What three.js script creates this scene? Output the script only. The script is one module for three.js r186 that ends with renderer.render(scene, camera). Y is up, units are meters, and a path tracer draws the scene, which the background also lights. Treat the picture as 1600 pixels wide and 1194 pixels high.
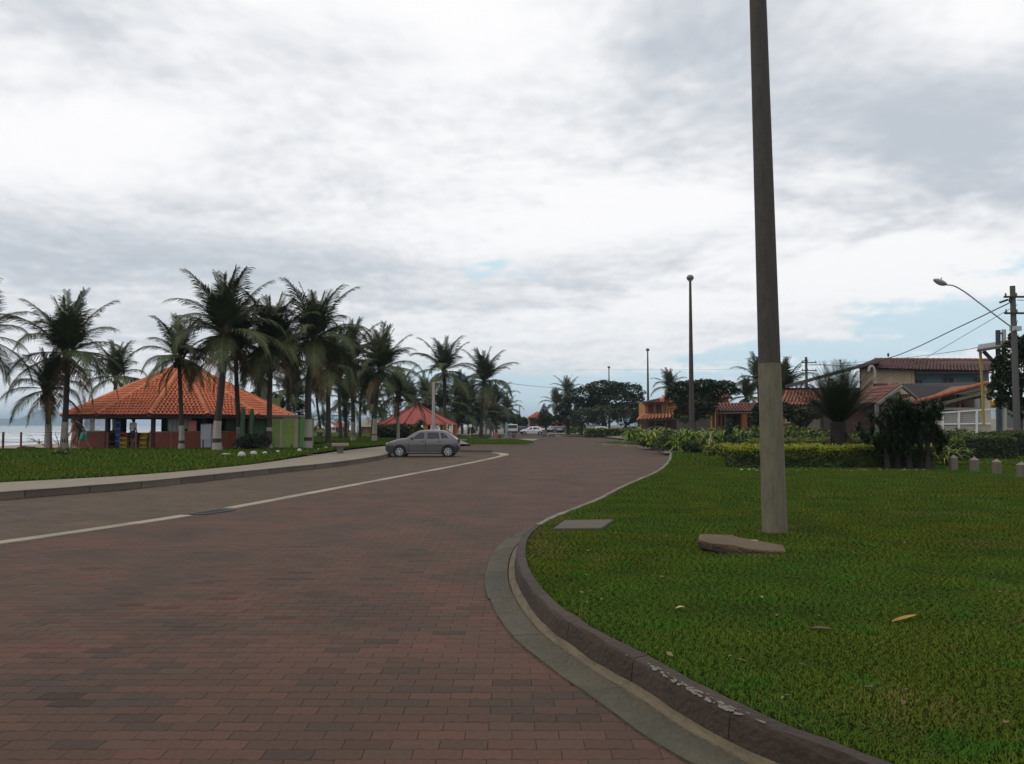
import * as THREE from 'three';
import { mergeGeometries, mergeVertices, toCreasedNormals } from 'three/addons/utils/BufferGeometryUtils.js';
import { RoundedBoxGeometry } from 'three/addons/geometries/RoundedBoxGeometry.js';
import { MarchingCubes } from 'three/addons/objects/MarchingCubes.js';

// ------------------------------------------------------------------ camera, sky, sun, exposure
const scene = new THREE.Scene();
const EYE = 1.65, F = 1291, PITCH = Math.atan(67 / F);           // eye height in metres; focal length for a 1600 x 1194 frame
const camera = new THREE.PerspectiveCamera(2 * Math.atan(597 / F) * 180 / Math.PI, 1024 / 764, 0.1, 20000);
camera.position.set(0, EYE, 0);
camera.rotation.x = PITCH;

function mulberry(a) { return () => { a |= 0; a = a + 0x6D2B79F5 | 0; let t = Math.imul(a ^ a >>> 15, 1 | a); t = t + Math.imul(t ^ t >>> 7, 61 | t) ^ t; return ((t ^ t >>> 14) >>> 0) / 4294967296; }; }
const perm = new Uint8Array(512);
{ const r = mulberry(77), p = [...Array(256).keys()]; for (let i = 255; i > 0; i--) { const j = Math.floor(r() * (i + 1)); [p[i], p[j]] = [p[j], p[i]]; } for (let i = 0; i < 512; i++) perm[i] = p[i & 255]; }
const GX = [], GY = []; for (let i = 0; i < 256; i++) { GX.push(Math.cos(i * 2.399963)); GY.push(Math.sin(i * 2.399963)); }
function noise(x, y, per = 256) {                                 // gradient noise, about -1..1, repeating every `per`
  const fx = Math.floor(x), fy = Math.floor(y), u = x - fx, v = y - fy, m = (a) => ((a % per) + per) % per & 255;
  const x0 = m(fx), x1 = m(fx + 1), y0 = m(fy), y1 = m(fy + 1);
  const s = u * u * u * (u * (u * 6 - 15) + 10), t = v * v * v * (v * (v * 6 - 15) + 10);
  const a = perm[perm[x0] + y0], b = perm[perm[x1] + y0], c = perm[perm[x0] + y1], d = perm[perm[x1] + y1];
  const p = GX[a] * u + GY[a] * v, q = GX[b] * (u - 1) + GY[b] * v, r = GX[c] * u + GY[c] * (v - 1), w = GX[d] * (u - 1) + GY[d] * (v - 1);
  return ((p + (q - p) * s) * (1 - t) + (r + (w - r) * s) * t) * 1.45;
}
function fbm(x, y, oct = 4, per = 256, gain = 0.5) { let s = 0, a = 1, n = 0; for (let i = 0; i < oct; i++) { s += a * noise(x + i * 17.3 * (per === 256), y + i * 9.1 * (per === 256), per); n += a; a *= gain; x *= 2; y *= 2; if (per < 256) per *= 2; } return s / n; }
const clamp = (x, a = 0, b = 1) => Math.min(b, Math.max(a, x)), lerp = (a, b, t) => a + (b - a) * t;
const smooth = (a, b, x) => { const t = clamp((x - a) / (b - a)); return t * t * (3 - 2 * t); };

{ // overcast sky of broken stratocumulus, brighter and darker banks, thin blue gaps low down
  const W = 3072, H = 1536, data = new Float32Array(W * H * 4);
  // banks: azimuth, elevation (degrees), half widths, strength (+ thicker and greyer, - thinner and whiter)
  const banks = [
    [24, 19, 10, 6, .85], [33, 16, 8, 4.5, .55], [15, 26, 6, 6, .45], [31, 24, 6, 3, -.55], [10, 27, 7, 5, .35], [26, 13.5, 5, 1.5, .3],
    [-27, 10.6, 13, 2.6, .78], [-22, 6.2, 8, .8, .4], [-5, 8.6, 9, .7, .45], [-20, 14.4, 5, .8, .35], [-10, 10.8, 12, 1.3, .55], [12, 11.6, 8, 1.5, .38], [-16, 7.5, 9, 1.6, .35], [3, 10.3, 4, .8, .4], [-31, 24, 6, 3, .5], [-14, 24, 9, 3.5, .22],
    [-26, 17.5, 9, 3, -.4], [-4, 28, 9, 5, -.5], [10, 15, 9, 3, -.7], [-18, 27, 8, 3, -.3], [27, 9.5, 8, 2.2, -.5], [22, 10.5, 6, 2, -.4], [12, 8.2, 8, 1.2, -.3], [1, 12.5, 8, 2, -.3], [0, 3.2, 5, .7, .45], [-32, 17, 5, 3, -.3],
  ];
  const gaps = [[29, 6.2, 7, 1.5, 1.1], [20, 4.5, 8, 1.1, .95], [-1.0, 11.2, 2.2, .5, .8], [2.5, 10.6, 2.4, .35, .6], [-9, 11.0, 3, .4, .45], [33, 9.2, 3, .8, .7], [-26.5, 21.5, 2.2, .7, .35], [-5, 2.6, 10, 1.6, .7], [10, 2.2, 14, 1.5, .85]];
  const bump = (list, az, el) => { let s = 0; for (const [a, e, wa, we, k] of list) { const p = (az - a) / wa, q = (el - e) / we, d = p * p + q * q; if (d < 9) s += k * Math.exp(-d); } return s; };
  for (let row = 0; row < H; row++) {
    const up = ((row + 0.5) / H - 0.5) * Math.PI, y = Math.sin(up), c = Math.cos(up);
    for (let col = 0; col < W; col++) {
      const at = (row * W + col) * 4; data[at + 3] = 1;
      if (y < -0.01) { data[at] = .2; data[at + 1] = .2; data[at + 2] = .19; continue; }
      const round = ((col + 0.5) / W - 0.5) * 2 * Math.PI, x = Math.cos(round) * c, z = Math.sin(round) * c;
      const k = 1 / (Math.max(y, 0) + 0.085), px = x * k, pz = z * k;
      const w1 = noise(px * .9 + 31, pz * .9 + 7), w2 = noise(px * .9 + 3, pz * .9 + 57);
      const n0 = fbm(px * .55 + 11 + w1 * .3, pz * .55 + 5 + w2 * .3, 3), n1 = fbm(px * 1.7 + w1 * .5, pz * 1.7 + w2 * .5, 6, 256, .55), n2 = fbm(px * 5.2 + 40 + w2, pz * 5.2 + 21 + w1, 4, 256, .55);
      const n3 = fbm(px * 15 + w2 * 2, pz * 15 + w1 * 2, 3, 256, .6) * smooth(50, 20, up * 57.3);
      const el = up * 180 / Math.PI, az = Math.atan2(x, -z) * 180 / Math.PI;
      const wa = az + w1 * 2.2 + n1 * 2.2, we = el + (w2 * 1.5 + n1 * 2.0 + n2 * .8) * clamp(el / 16, .18, 1);
      const thick = bump(banks, wa, we) + n0 * .22 + n1 * .46 + n2 * .40 + n3 * .26;
      const t = clamp(.29 + thick * .66);                                             // 0 thin white .. 1 thick grey
      const s = t * t * (3 - 2 * t), low = Math.exp(-el / 5.5);
      let r = lerp(1.02, .545, s), g = lerp(1.015, .59, s), b = lerp(1.025, .65, s);
      const gap = clamp((bump(gaps, wa, we) * 1.15 + n1 * .8 + n2 * .55 + n3 * .2 - .42 - clamp(thick) * .4 + .20 * low) * 2.4) * smooth(24, 9, el);
      r = lerp(r, .60, gap * .9); g = lerp(g, .80, gap * .9); b = lerp(b, .895, gap * .9);
      const hz = Math.exp(-Math.max(el, 0) / 2.6) * .75;
      r = lerp(r, .70, hz); g = lerp(g, .775, hz); b = lerp(b, .80, hz);
      data[at] = r; data[at + 1] = g; data[at + 2] = b;
    }
  }
  const sky = new THREE.DataTexture(data, W, H, THREE.RGBAFormat, THREE.FloatType);
  sky.mapping = THREE.EquirectangularReflectionMapping; sky.magFilter = THREE.LinearFilter; sky.wrapS = THREE.RepeatWrapping; sky.needsUpdate = true;
  scene.background = sky; scene.environment = sky;
}
const sun = new THREE.DirectionalLight(new THREE.Color(1, .93, .82), 0.8);
sun.position.set(-95, 140, 18); sun.castShadow = true; sun.shadow.radius = 36; sun.shadow.mapSize.set(2048, 2048);
Object.assign(sun.shadow.camera, { left: -90, right: 90, top: 90, bottom: -90, near: 1, far: 400 });
sun.target.position.set(0, 0, -40); scene.add(sun, sun.target);
scene.fog = new THREE.FogExp2(new THREE.Color(.60, .81, 1.0), 0.00019);
const EXPOSURE = 1.0;

// ------------------------------------------------------------------ helpers
const cp = Math.cos(PITCH), sp = Math.sin(PITCH), V = (x, y, z) => new THREE.Vector3(x, y, z);
const ray = (x, y) => { const dx = (x - 800) / F, dy = (597 - y) / F; return V(dx, dy * cp + sp, dy * sp - cp); };
const at = (x, y, depth) => { const d = ray(x, y); return d.multiplyScalar(depth / -d.z).add(V(0, EYE, 0)); };       // a point of the place at that depth
const onY = (x, y, h = 0) => { const d = ray(x, y); return d.multiplyScalar((h - EYE) / d.y).add(V(0, EYE, 0)); };   // a point on level ground

const used = {};
const numbered = (n) => { used[n] = (used[n] ?? -1) + 1; return used[n] ? n + '_' + String(used[n]).padStart(3, '0') : n; };
function tag(o, label, category, group, kind) { if (label) o.userData.label = label; if (category) o.userData.category = category; if (group) o.userData.group = group; if (kind) o.userData.kind = kind; return o; }
function thing(name, label, category, pos = [0, 0, 0], turn = 0, group) {
  const o = new THREE.Group(); o.name = numbered(name); scene.add(o);
  if (pos.isVector3) o.position.copy(pos); else o.position.set(...pos);
  o.rotation.y = turn; return tag(o, label, category, group);
}
function part(name, geo, mat, parent) {
  const m = new THREE.Mesh(Array.isArray(geo) ? merge(geo) : geo, mat); m.name = parent ? name : numbered(name);
  m.castShadow = m.receiveShadow = true; (parent ?? scene).add(m); return m;
}
const struct = (name, geo, mat, parent) => tag(part(name, geo, mat, parent), null, null, null, 'structure');
function copyOf(o, label, group) { const c = o.clone(); c.name = numbered(o.name.replace(/_\d{3}$/, '')); c.userData = { ...o.userData }; if (label) c.userData.label = label; if (group) c.userData.group = group; scene.add(c); return c; }
function plain(g) { const n = g.index ? g.toNonIndexed() : g; for (const k of Object.keys(n.attributes)) if (!['position', 'normal', 'uv', 'color'].includes(k)) n.deleteAttribute(k); if (!n.attributes.normal) n.computeVertexNormals(); if (!n.attributes.uv) n.setAttribute('uv', new THREE.BufferAttribute(new Float32Array(n.attributes.position.count * 2), 2)); return n; }
function merge(list) { const l = list.flat().map(plain), c = l.some((g) => g.attributes.color); if (c) for (const g of l) if (!g.attributes.color) g.setAttribute('color', new THREE.BufferAttribute(new Float32Array(g.attributes.position.count * 3).fill(1), 3)); return l.length === 1 ? l[0] : mergeGeometries(l); }
function boxUV(g0, s = 1) { const g = plain(g0), p = g.attributes.position, n = g.attributes.normal, uv = new Float32Array(p.count * 2);
  for (let i = 0; i < p.count; i++) { const a = Math.abs(n.getX(i)), b = Math.abs(n.getY(i)), c = Math.abs(n.getZ(i)); const [u, v] = b >= a && b >= c ? [p.getX(i), p.getZ(i)] : a >= c ? [p.getZ(i), p.getY(i)] : [p.getX(i), p.getY(i)]; uv[2 * i] = u * s; uv[2 * i + 1] = v * s; }
  g.setAttribute('uv', new THREE.BufferAttribute(uv, 2)); return g; }
const bx = (w, h, d, x = 0, y = 0, z = 0, ry = 0, rx = 0, rz = 0) => { const g = boxUV(new THREE.BoxGeometry(w, h, d)); if (rx) g.rotateX(rx); if (rz) g.rotateZ(rz); if (ry) g.rotateY(ry); return g.translate(x, y, z); };
const rbx = (w, h, d, r, x = 0, y = 0, z = 0, ry = 0) => { const g = boxUV(new RoundedBoxGeometry(w, h, d, 2, r)); if (ry) g.rotateY(ry); return g.translate(x, y, z); };
const cyl = (r0, r1, h, seg, x = 0, y = 0, z = 0) => new THREE.CylinderGeometry(r1, r0, h, seg).translate(x, y + h / 2, z);
function bar(a, b, w, d = w) { const l = a.distanceTo(b), g = boxUV(new THREE.BoxGeometry(w, l, d)); const m = new THREE.Matrix4(), y = b.clone().sub(a).normalize(), ref = Math.abs(y.y) > .95 ? V(1, 0, 0) : V(0, 1, 0), x = ref.clone().cross(y).normalize(), z = x.clone().cross(y); m.makeBasis(x, y, z); g.applyMatrix4(m); const c = a.clone().add(b).multiplyScalar(.5); return g.translate(c.x, c.y, c.z); }
function rod(a, b, r0, r1 = r0, seg = 8) { const l = a.distanceTo(b), g = new THREE.CylinderGeometry(r1, r0, l, seg); g.applyQuaternion(new THREE.Quaternion().setFromUnitVectors(V(0, 1, 0), b.clone().sub(a).normalize())); const c = a.clone().add(b).multiplyScalar(.5); return g.translate(c.x, c.y, c.z); }
const tube = (pts, r, n = 24, seg = 6) => new THREE.TubeGeometry(new THREE.CatmullRomCurve3(pts), n, r, seg);
function taper(pts, radii, n = 12, seg = 8, wob = 0, rnd = Math.random) { // a tube whose radius follows radii along it
  const c = new THREE.CatmullRomCurve3(pts), g = new THREE.TubeGeometry(c, n, 1, seg), p = g.attributes.position, q = V(0, 0, 0);
  for (let i = 0; i <= n; i++) { const t = i / n, f = t * (radii.length - 1), k = Math.min(radii.length - 2, Math.floor(f)), r = lerp(radii[k], radii[k + 1], f - k) * (1 + wob * Math.sin(i * 2.4)); c.getPointAt(t, q); for (let j = 0; j <= seg; j++) { const m = i * (seg + 1) + j; p.setXYZ(m, q.x + (p.getX(m) - q.x) * r, q.y + (p.getY(m) - q.y) * r, q.z + (p.getZ(m) - q.z) * r); } }
  g.computeVertexNormals(); const uv = g.attributes.uv, L = c.getLength(); for (let i = 0; i < uv.count; i++) uv.setXY(i, uv.getY(i), uv.getX(i) * L); return g;
}
function tint(g, f) { const n = g.attributes.position.count, a = new Float32Array(n * 3); for (let i = 0; i < n; i++) { const c = typeof f === 'function' ? f(g.attributes.position.getX(i), g.attributes.position.getY(i), g.attributes.position.getZ(i), i) : f; a[3 * i] = c[0]; a[3 * i + 1] = c[1]; a[3 * i + 2] = c[2]; } g.setAttribute('color', new THREE.BufferAttribute(a, 3)); return g; }
class MB { // collects triangles; every triangle carries a colour
  constructor() { this.p = []; this.c = []; this.n = 0; this.u = []; }
  tri(a, b, c, k = [1, 1, 1]) { this.p.push(a[0], a[1], a[2], b[0], b[1], b[2], c[0], c[1], c[2]); for (let i = 0; i < 3; i++) this.c.push(k[0], k[1], k[2]); }
  quad(a, b, c, d, k) { this.tri(a, b, c, k); this.tri(a, c, d, k); }
  geo(weld = false) { let g = new THREE.BufferGeometry(); g.setAttribute('position', new THREE.Float32BufferAttribute(this.p, 3)); g.setAttribute('color', new THREE.Float32BufferAttribute(this.c, 3)); g.computeVertexNormals(); return boxUV(g); }
}
// polygon in plan (x, depth) laid level as a sheet at height h
function sheet(pts, h, uvs = 1) { const s = new THREE.Shape(pts.map(([x, d]) => new THREE.Vector2(x, d))), g = new THREE.ShapeGeometry(s).rotateX(-Math.PI / 2), p = g.attributes.position, uv = g.attributes.uv; for (let i = 0; i < p.count; i++) { p.setY(i, typeof h === 'function' ? h(p.getX(i), -p.getZ(i)) : h); uv.setXY(i, p.getX(i) * uvs, -p.getZ(i) * uvs); } const q = g.index.array; g.computeVertexNormals(); if (g.attributes.normal.getY(0) < 0) { for (let i = 0; i < q.length; i += 3) [q[i], q[i + 1]] = [q[i + 1], q[i]]; g.computeVertexNormals(); } return g; }
const inside = (pts, x, d) => { let k = false; for (let i = 0, j = pts.length - 1; i < pts.length; j = i++) { const [a, b] = pts[i], [c, e] = pts[j]; if ((b > d) !== (e > d) && x < (c - a) * (d - b) / (e - b) + a) k = !k; } return k; };
// textures: f(u, v) -> linear rgb; n repeats over `metres`
function tex(f, N, metres, srgb = true) { const d = new Uint8Array(N * N * 4), e = (c) => srgb ? (c <= .0031308 ? 12.92 * c : 1.055 * Math.pow(c, 1 / 2.4) - .055) : c; for (let y = 0; y < N; y++) for (let x = 0; x < N; x++) { const c = f(x / N, y / N), i = (y * N + x) * 4; for (let k = 0; k < 3; k++) d[i + k] = Math.round(255 * clamp(e(clamp(Array.isArray(c) ? c[k] : c)))); d[i + 3] = 255; } const t = new THREE.DataTexture(d, N, N); t.wrapS = t.wrapT = THREE.RepeatWrapping; t.magFilter = THREE.LinearFilter; t.repeat.set(1 / metres, 1 / metres); if (srgb) t.colorSpace = THREE.SRGBColorSpace; t.needsUpdate = true; return t; }
const tn = (u, v, f, oct = 4, gain = .55) => fbm(u * f, v * f, oct, f, gain);    // noise that tiles over the unit square
const lin = (r, g, b) => new THREE.Color().setRGB(r, g, b);
const mat = (r, g, b, rough = .9, extra = {}) => new THREE.MeshStandardMaterial({ color: lin(r, g, b), roughness: rough, ...extra });
const mottle = tex((u, v) => { const k = .86 + .2 * tn(u, v, 4, 5) + .1 * tn(u, v, 32, 3); return [k, k, k * .98]; }, 512, 3);
const grit = tex((u, v) => .5 + .35 * tn(u, v, 32, 4) + .2 * tn(u, v, 8, 3), 512, 1.2, false);
const rough = (r, g, b, ro = .92, bump = .006) => mat(r, g, b, ro, { map: mottle, bumpMap: grit, bumpScale: bump });
const stained = tex((u, v) => { const s = .82 + .25 * tn(u, v, 3, 5) - .18 * clamp(tn(u * 4 % 1, v, 4, 3) * 2 - .4); return [s, s * .985, s * .95]; }, 512, 4);
const streaks = tex((u, v) => { const a = tn(u, (v * .25) % 1, 24, 3), b = tn(u, v, 4, 5), c = tn(u, v, 48, 2), d = tn((u + .3) % 1, (v * .125) % 1, 40, 2); const k = .80 + .20 * a + .22 * b + .10 * c - .30 * clamp(d * 2.2 - .7); return [k, k * .985, k * .95]; }, 512, 1.1);
const wallMat = (r, g, b, ro = .85) => mat(r, g, b, ro, { map: stained, bumpMap: grit, bumpScale: .003 });
const vc = (ro = .8, extra = {}) => new THREE.MeshPhysicalMaterial({ color: 0xffffff, vertexColors: true, roughness: ro, side: THREE.DoubleSide, ...extra });
const M = {
  concrete: rough(.27, .25, .21), kerbStone: rough(.20, .165, .13), paleKerb: rough(.33, .31, .26), slab: rough(.075, .062, .045),
  pole: mat(.056, .050, .046, .88, { map: streaks, bumpMap: grit, bumpScale: .008 }), polePaint: mat(.140, .127, .088, .85, { map: streaks, bumpMap: grit, bumpScale: .006 }),
  darkWood: rough(.035, .022, .016, .8), wood: rough(.12, .085, .06, .85), redPost: rough(.14, .045, .04, .8), galv: mat(.35, .37, .38, .45, { metalness: .6 }), wire: mat(.04, .04, .042, .6),
  white: wallMat(.7, .68, .64), lime: rough(.47, .44, .40, .95, .004), rubber: mat(.02, .02, .021, .85), black: mat(.012, .012, .013, .6), glass: mat(.03, .035, .045, .06, { metalness: .0 }), leaf: vc(.6, { specularIntensity: .5 }), bark: vc(.95),
};
// ------------------------------------------------------------------ the ground: beach, sea, hills, roads, kerbs, lawns
const beachY = (x) => x > -30 ? .14 : .14 - 2.75 * smooth(-28, -92, x) - (x < -84 ? (-84 - x) * .02 : 0);
const lawnY = (x, d) => .165 + .10 * smooth(24, 44, d);
const yardY = (x, d) => .13 + .5 * smooth(42, 60, d) * smooth(12, 20, x);
function groundY(x, d) { return x < -5 ? (d < 90 ? Math.max(lawnY(x, d), .2) : .2) : d > 43 && x > 13 ? Math.max(.17, yardY(x, d)) : .17; }
function grid(xs, ds, f, uvs = 1) { const g = new THREE.BufferGeometry(), p = [], uv = [], ix = []; for (const d of ds) for (const x of xs) { p.push(x, f(x, d), -d); uv.push(x * uvs, d * uvs); } const n = xs.length; for (let j = 0; j < ds.length - 1; j++) for (let i = 0; i < n - 1; i++) { const a = j * n + i; ix.push(a, a + 1, a + n, a + 1, a + n + 1, a + n); } g.setAttribute('position', new THREE.Float32BufferAttribute(p, 3)); g.setAttribute('uv', new THREE.Float32BufferAttribute(uv, 2)); g.setIndex(ix); g.computeVertexNormals(); return g; }
const span = (a, b, n) => Array.from({ length: n + 1 }, (_, i) => a + (b - a) * i / n);
const earth = mat(.10, .10, .055, .95, { map: tex((u, v) => { const k = .8 + .4 * tn(u, v, 6, 5); return [k, k, k * .9]; }, 256, 14) });
struct('ground', new THREE.PlaneGeometry(9000, 12000).rotateX(-Math.PI / 2).translate(4490, -.06, -5500), earth);
const sandTex = tex((u, v) => { const k = .85 + .22 * tn(u, v, 6, 5) + .1 * tn(u, v, 40, 2); return [k, k * .985, k * .95]; }, 512, 9);
struct('beach', grid([-170, -140, -120, ...span(-104, -28, 30), -16, -14], [26, 40, 60, 90, 130, 180, 260, 380, 560, 900, 2000], (x, d) => beachY(x + 4 * Math.sin(d * .021)) + .05 * noise(x * .15, d * .12)), mat(.30, .25, .18, .95, { map: sandTex, bumpMap: grit, bumpScale: .02 }));
{ // the sea, with rows of breakers rolling in
  const xs = [-9000, -4000, -2000, -1000, -600, -420, -330, ...span(-270, -86, 90)], ds = [-400, -100, ...span(0, 420, 84), ...span(440, 900, 20), 1400, 2500, 5000, 9000];
  const crest = (x, d) => { const q = -x - 88 + 9 * noise(d * .012, 3.3) + 5 * noise(d * .05, 9.1), w = ((q % 31) + 31) % 31, k = Math.floor(q / 31); const live = smooth(-.35, .25, noise(d * .02 + k * 7.7, k * 3.1)); return { h: q < 0 || x < -275 ? 0 : live * Math.exp(-(((w - 9) / 2.6) ** 2)), foam: x < -275 ? 0 : clamp(live * (w > 8 ? Math.exp(-(w - 8) / 1.2) : Math.exp(-(8 - w) / 7)) * (1.1 + .8 * noise(x * .35, d * .2)) + (q < 16 ? .8 * (1 - q / 16) : 0)) }; };
  const g = grid(xs, ds, (x, d) => -2.62 + (x > -300 ? .75 * crest(x, d).h + .06 * noise(x * .12, d * .1) : 0));
  tint(g, (x, y, z) => { const f = crest(x, -z).foam; return [lerp(.11, .62, f), lerp(.17, .65, f), lerp(.20, .66, f)]; });
  struct('sea', g, vc(.22, { bumpMap: tex((u, v) => .5 + .5 * tn(u, v, 6, 5), 256, 11, false), bumpScale: .12 }));
}
function hillRange(name, prof, dist, seed) { // prof: [pixel column, height row] silhouettes turned into a wooded ridge
  const r = 40, xs = [], top = []; for (let i = 0; i < prof.length - 1; i++) for (let k = 0; k < r; k++) { const t = k / r, c = lerp(prof[i][0], prof[i + 1][0], t), y = lerp(prof[i][1], prof[i + 1][1], t * t * (3 - 2 * t)); const p = at(c, y, dist); xs.push(p.x); top.push(p.y); }
  const g = new THREE.BufferGeometry(), p = [], ix = [], n = xs.length, rows = 12;
  for (let j = 0; j <= rows; j++) for (let i = 0; i < n; i++) { const s = j / rows, k = Math.sin(s * Math.PI), rid = 1 + .16 * fbm(i * .07 + seed, s * 5, 4); p.push(xs[i] * (1 + (s - .5) * .12), Math.max(-4, (top[i] + 4) * Math.min(1, k * rid * 1.02) - 4), -dist - (s - .35) * dist * .16); }
  for (let j = 0; j < rows; j++) for (let i = 0; i < n - 1; i++) { const a = j * n + i; ix.push(a, a + 1, a + n, a + 1, a + n + 1, a + n); }
  g.setAttribute('position', new THREE.Float32BufferAttribute(p, 3)); g.setIndex(ix); g.computeVertexNormals();
  return tag(struct(name, g, mat(.035, .06, .03, .95)), null);
}
hillRange('hills', [[-260, 652], [-150, 648], [-60, 653], [12, 654], [30, 648], [46, 640.5], [66, 640], [78, 646], [98, 654], [118, 661], [128, 665]], 5200, 3);
hillRange('hills', [[425, 664], [445, 655], [470, 646], [492, 641], [520, 648], [545, 654], [575, 651], [610, 655], [640, 664]], 6000, 8);

// the kerb line on the right: base of the kerb, (x, depth)
const cat = (pts, n) => { const c = new THREE.CatmullRomCurve3(pts.map(([x, d]) => V(x, 0, -d)), false, 'centripetal'); return c.getSpacedPoints(n).map((p) => [p.x, -p.z]); };
const kerbBase = [[6.2, -.6], [3.9, 1.1], [2.5, 2.35], [1.78, 3.2], [1.245, 4.02], [1.0, 4.49], [.77, 5.14], [.573, 5.65], [.27, 6.63], [.075, 7.9], [.0, 9.26], [.09, 11.2], [.42, 12.9], [.85, 14.3], [1.55, 16.4], [2.62, 20.2], [4.5, 26.4], [6.2, 33.4], [7.9, 41.8], [9.2, 49], [9.55, 55], [8.7, 61], [7.2, 65], [6.2, 67]];
const KL = cat(kerbBase, 420);
const offset = (line, k) => line.map(([x, d], i) => { const a = line[Math.max(0, i - 1)], b = line[Math.min(line.length - 1, i + 1)], tx = b[0] - a[0], td = b[1] - a[1], l = Math.hypot(tx, td) || 1, w = typeof k === 'function' ? k(d, i) : k; return [x + td / l * w, d - tx / l * w]; });
const kerbTopY = .18;
const lawnEdge = offset(KL, .16);
const rightLawn = [...lawnEdge, [9, 74], [12.5, 82], [60, 82], [120, 60], [120, -8], [12, -8], [7, -1]];
const leftKerb = cat([[-19, 3], [-16.2, 9], [-13.4, 14.3], [-11.3, 18.2], [-9.85, 21.2], [-8.4, 27], [-7.1, 32.3], [-6.5, 37], [-6.3, 41], [-6.45, 44], [-7.0, 47.5], [-7.0, 52], [-5.6, 60], [-4.1, 64.3]], 120);
const leftWalkBack = cat([[-21.5, 5], [-18, 12], [-15.3, 17.2], [-13.2, 21.4], [-11.3, 24.3], [-9.9, 30.3], [-9.75, 38], [-9.75, 46.5], [-9.2, 55], [-8.2, 66], [-7.5, 78]], 120);
// paving stones
const roadPoly = [[-24, 1], [-24, 130], [40, 130], [40, -4], [6, -4]];
const gutterW = (d) => .29 - .17 * smooth(11, 16, d);
const gutterIn = offset(KL, (d) => -gutterW(d));
const bandPts = cat([[-14.5, -3], [-11, 3.2], [-9.3, 6.5], [-7.2, 11.6], [-5.9, 15.3], [-4.8, 20.5], [-3.65, 26.4], [-2.5, 32.3], [-1.55, 37.5], [-.8, 42.2], [-.45, 45], [-.5, 47.2], [-1.0, 49]], 160);
const bed = mat(.045, .035, .028, .97);
const farRoadTex = tex((u, v) => { const k = .88 + .16 * tn(u, v, 5, 5) + .1 * tn(u, v, 48, 2); return [k, k * .97, k * .96]; }, 512, 8);
const road = struct('road', sheet([[-26, -3], [-26, 46.5], [14, 46.5], [14, -3]], -.016), bed);
struct('road', sheet([[-26, 46.5], [-26, 150], [30, 150], [30, 46.5]], -.004), new THREE.MeshPhysicalMaterial({ color: lin(.086, .060, .049), roughness: .95, specularIntensity: .25, map: farRoadTex }));
struct('road', sheet([[-8, 150], [-14, 400], [14, 400], [16, 150]], -.004), mat(.13, .11, .095, .9, { map: farRoadTex }));
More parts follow.
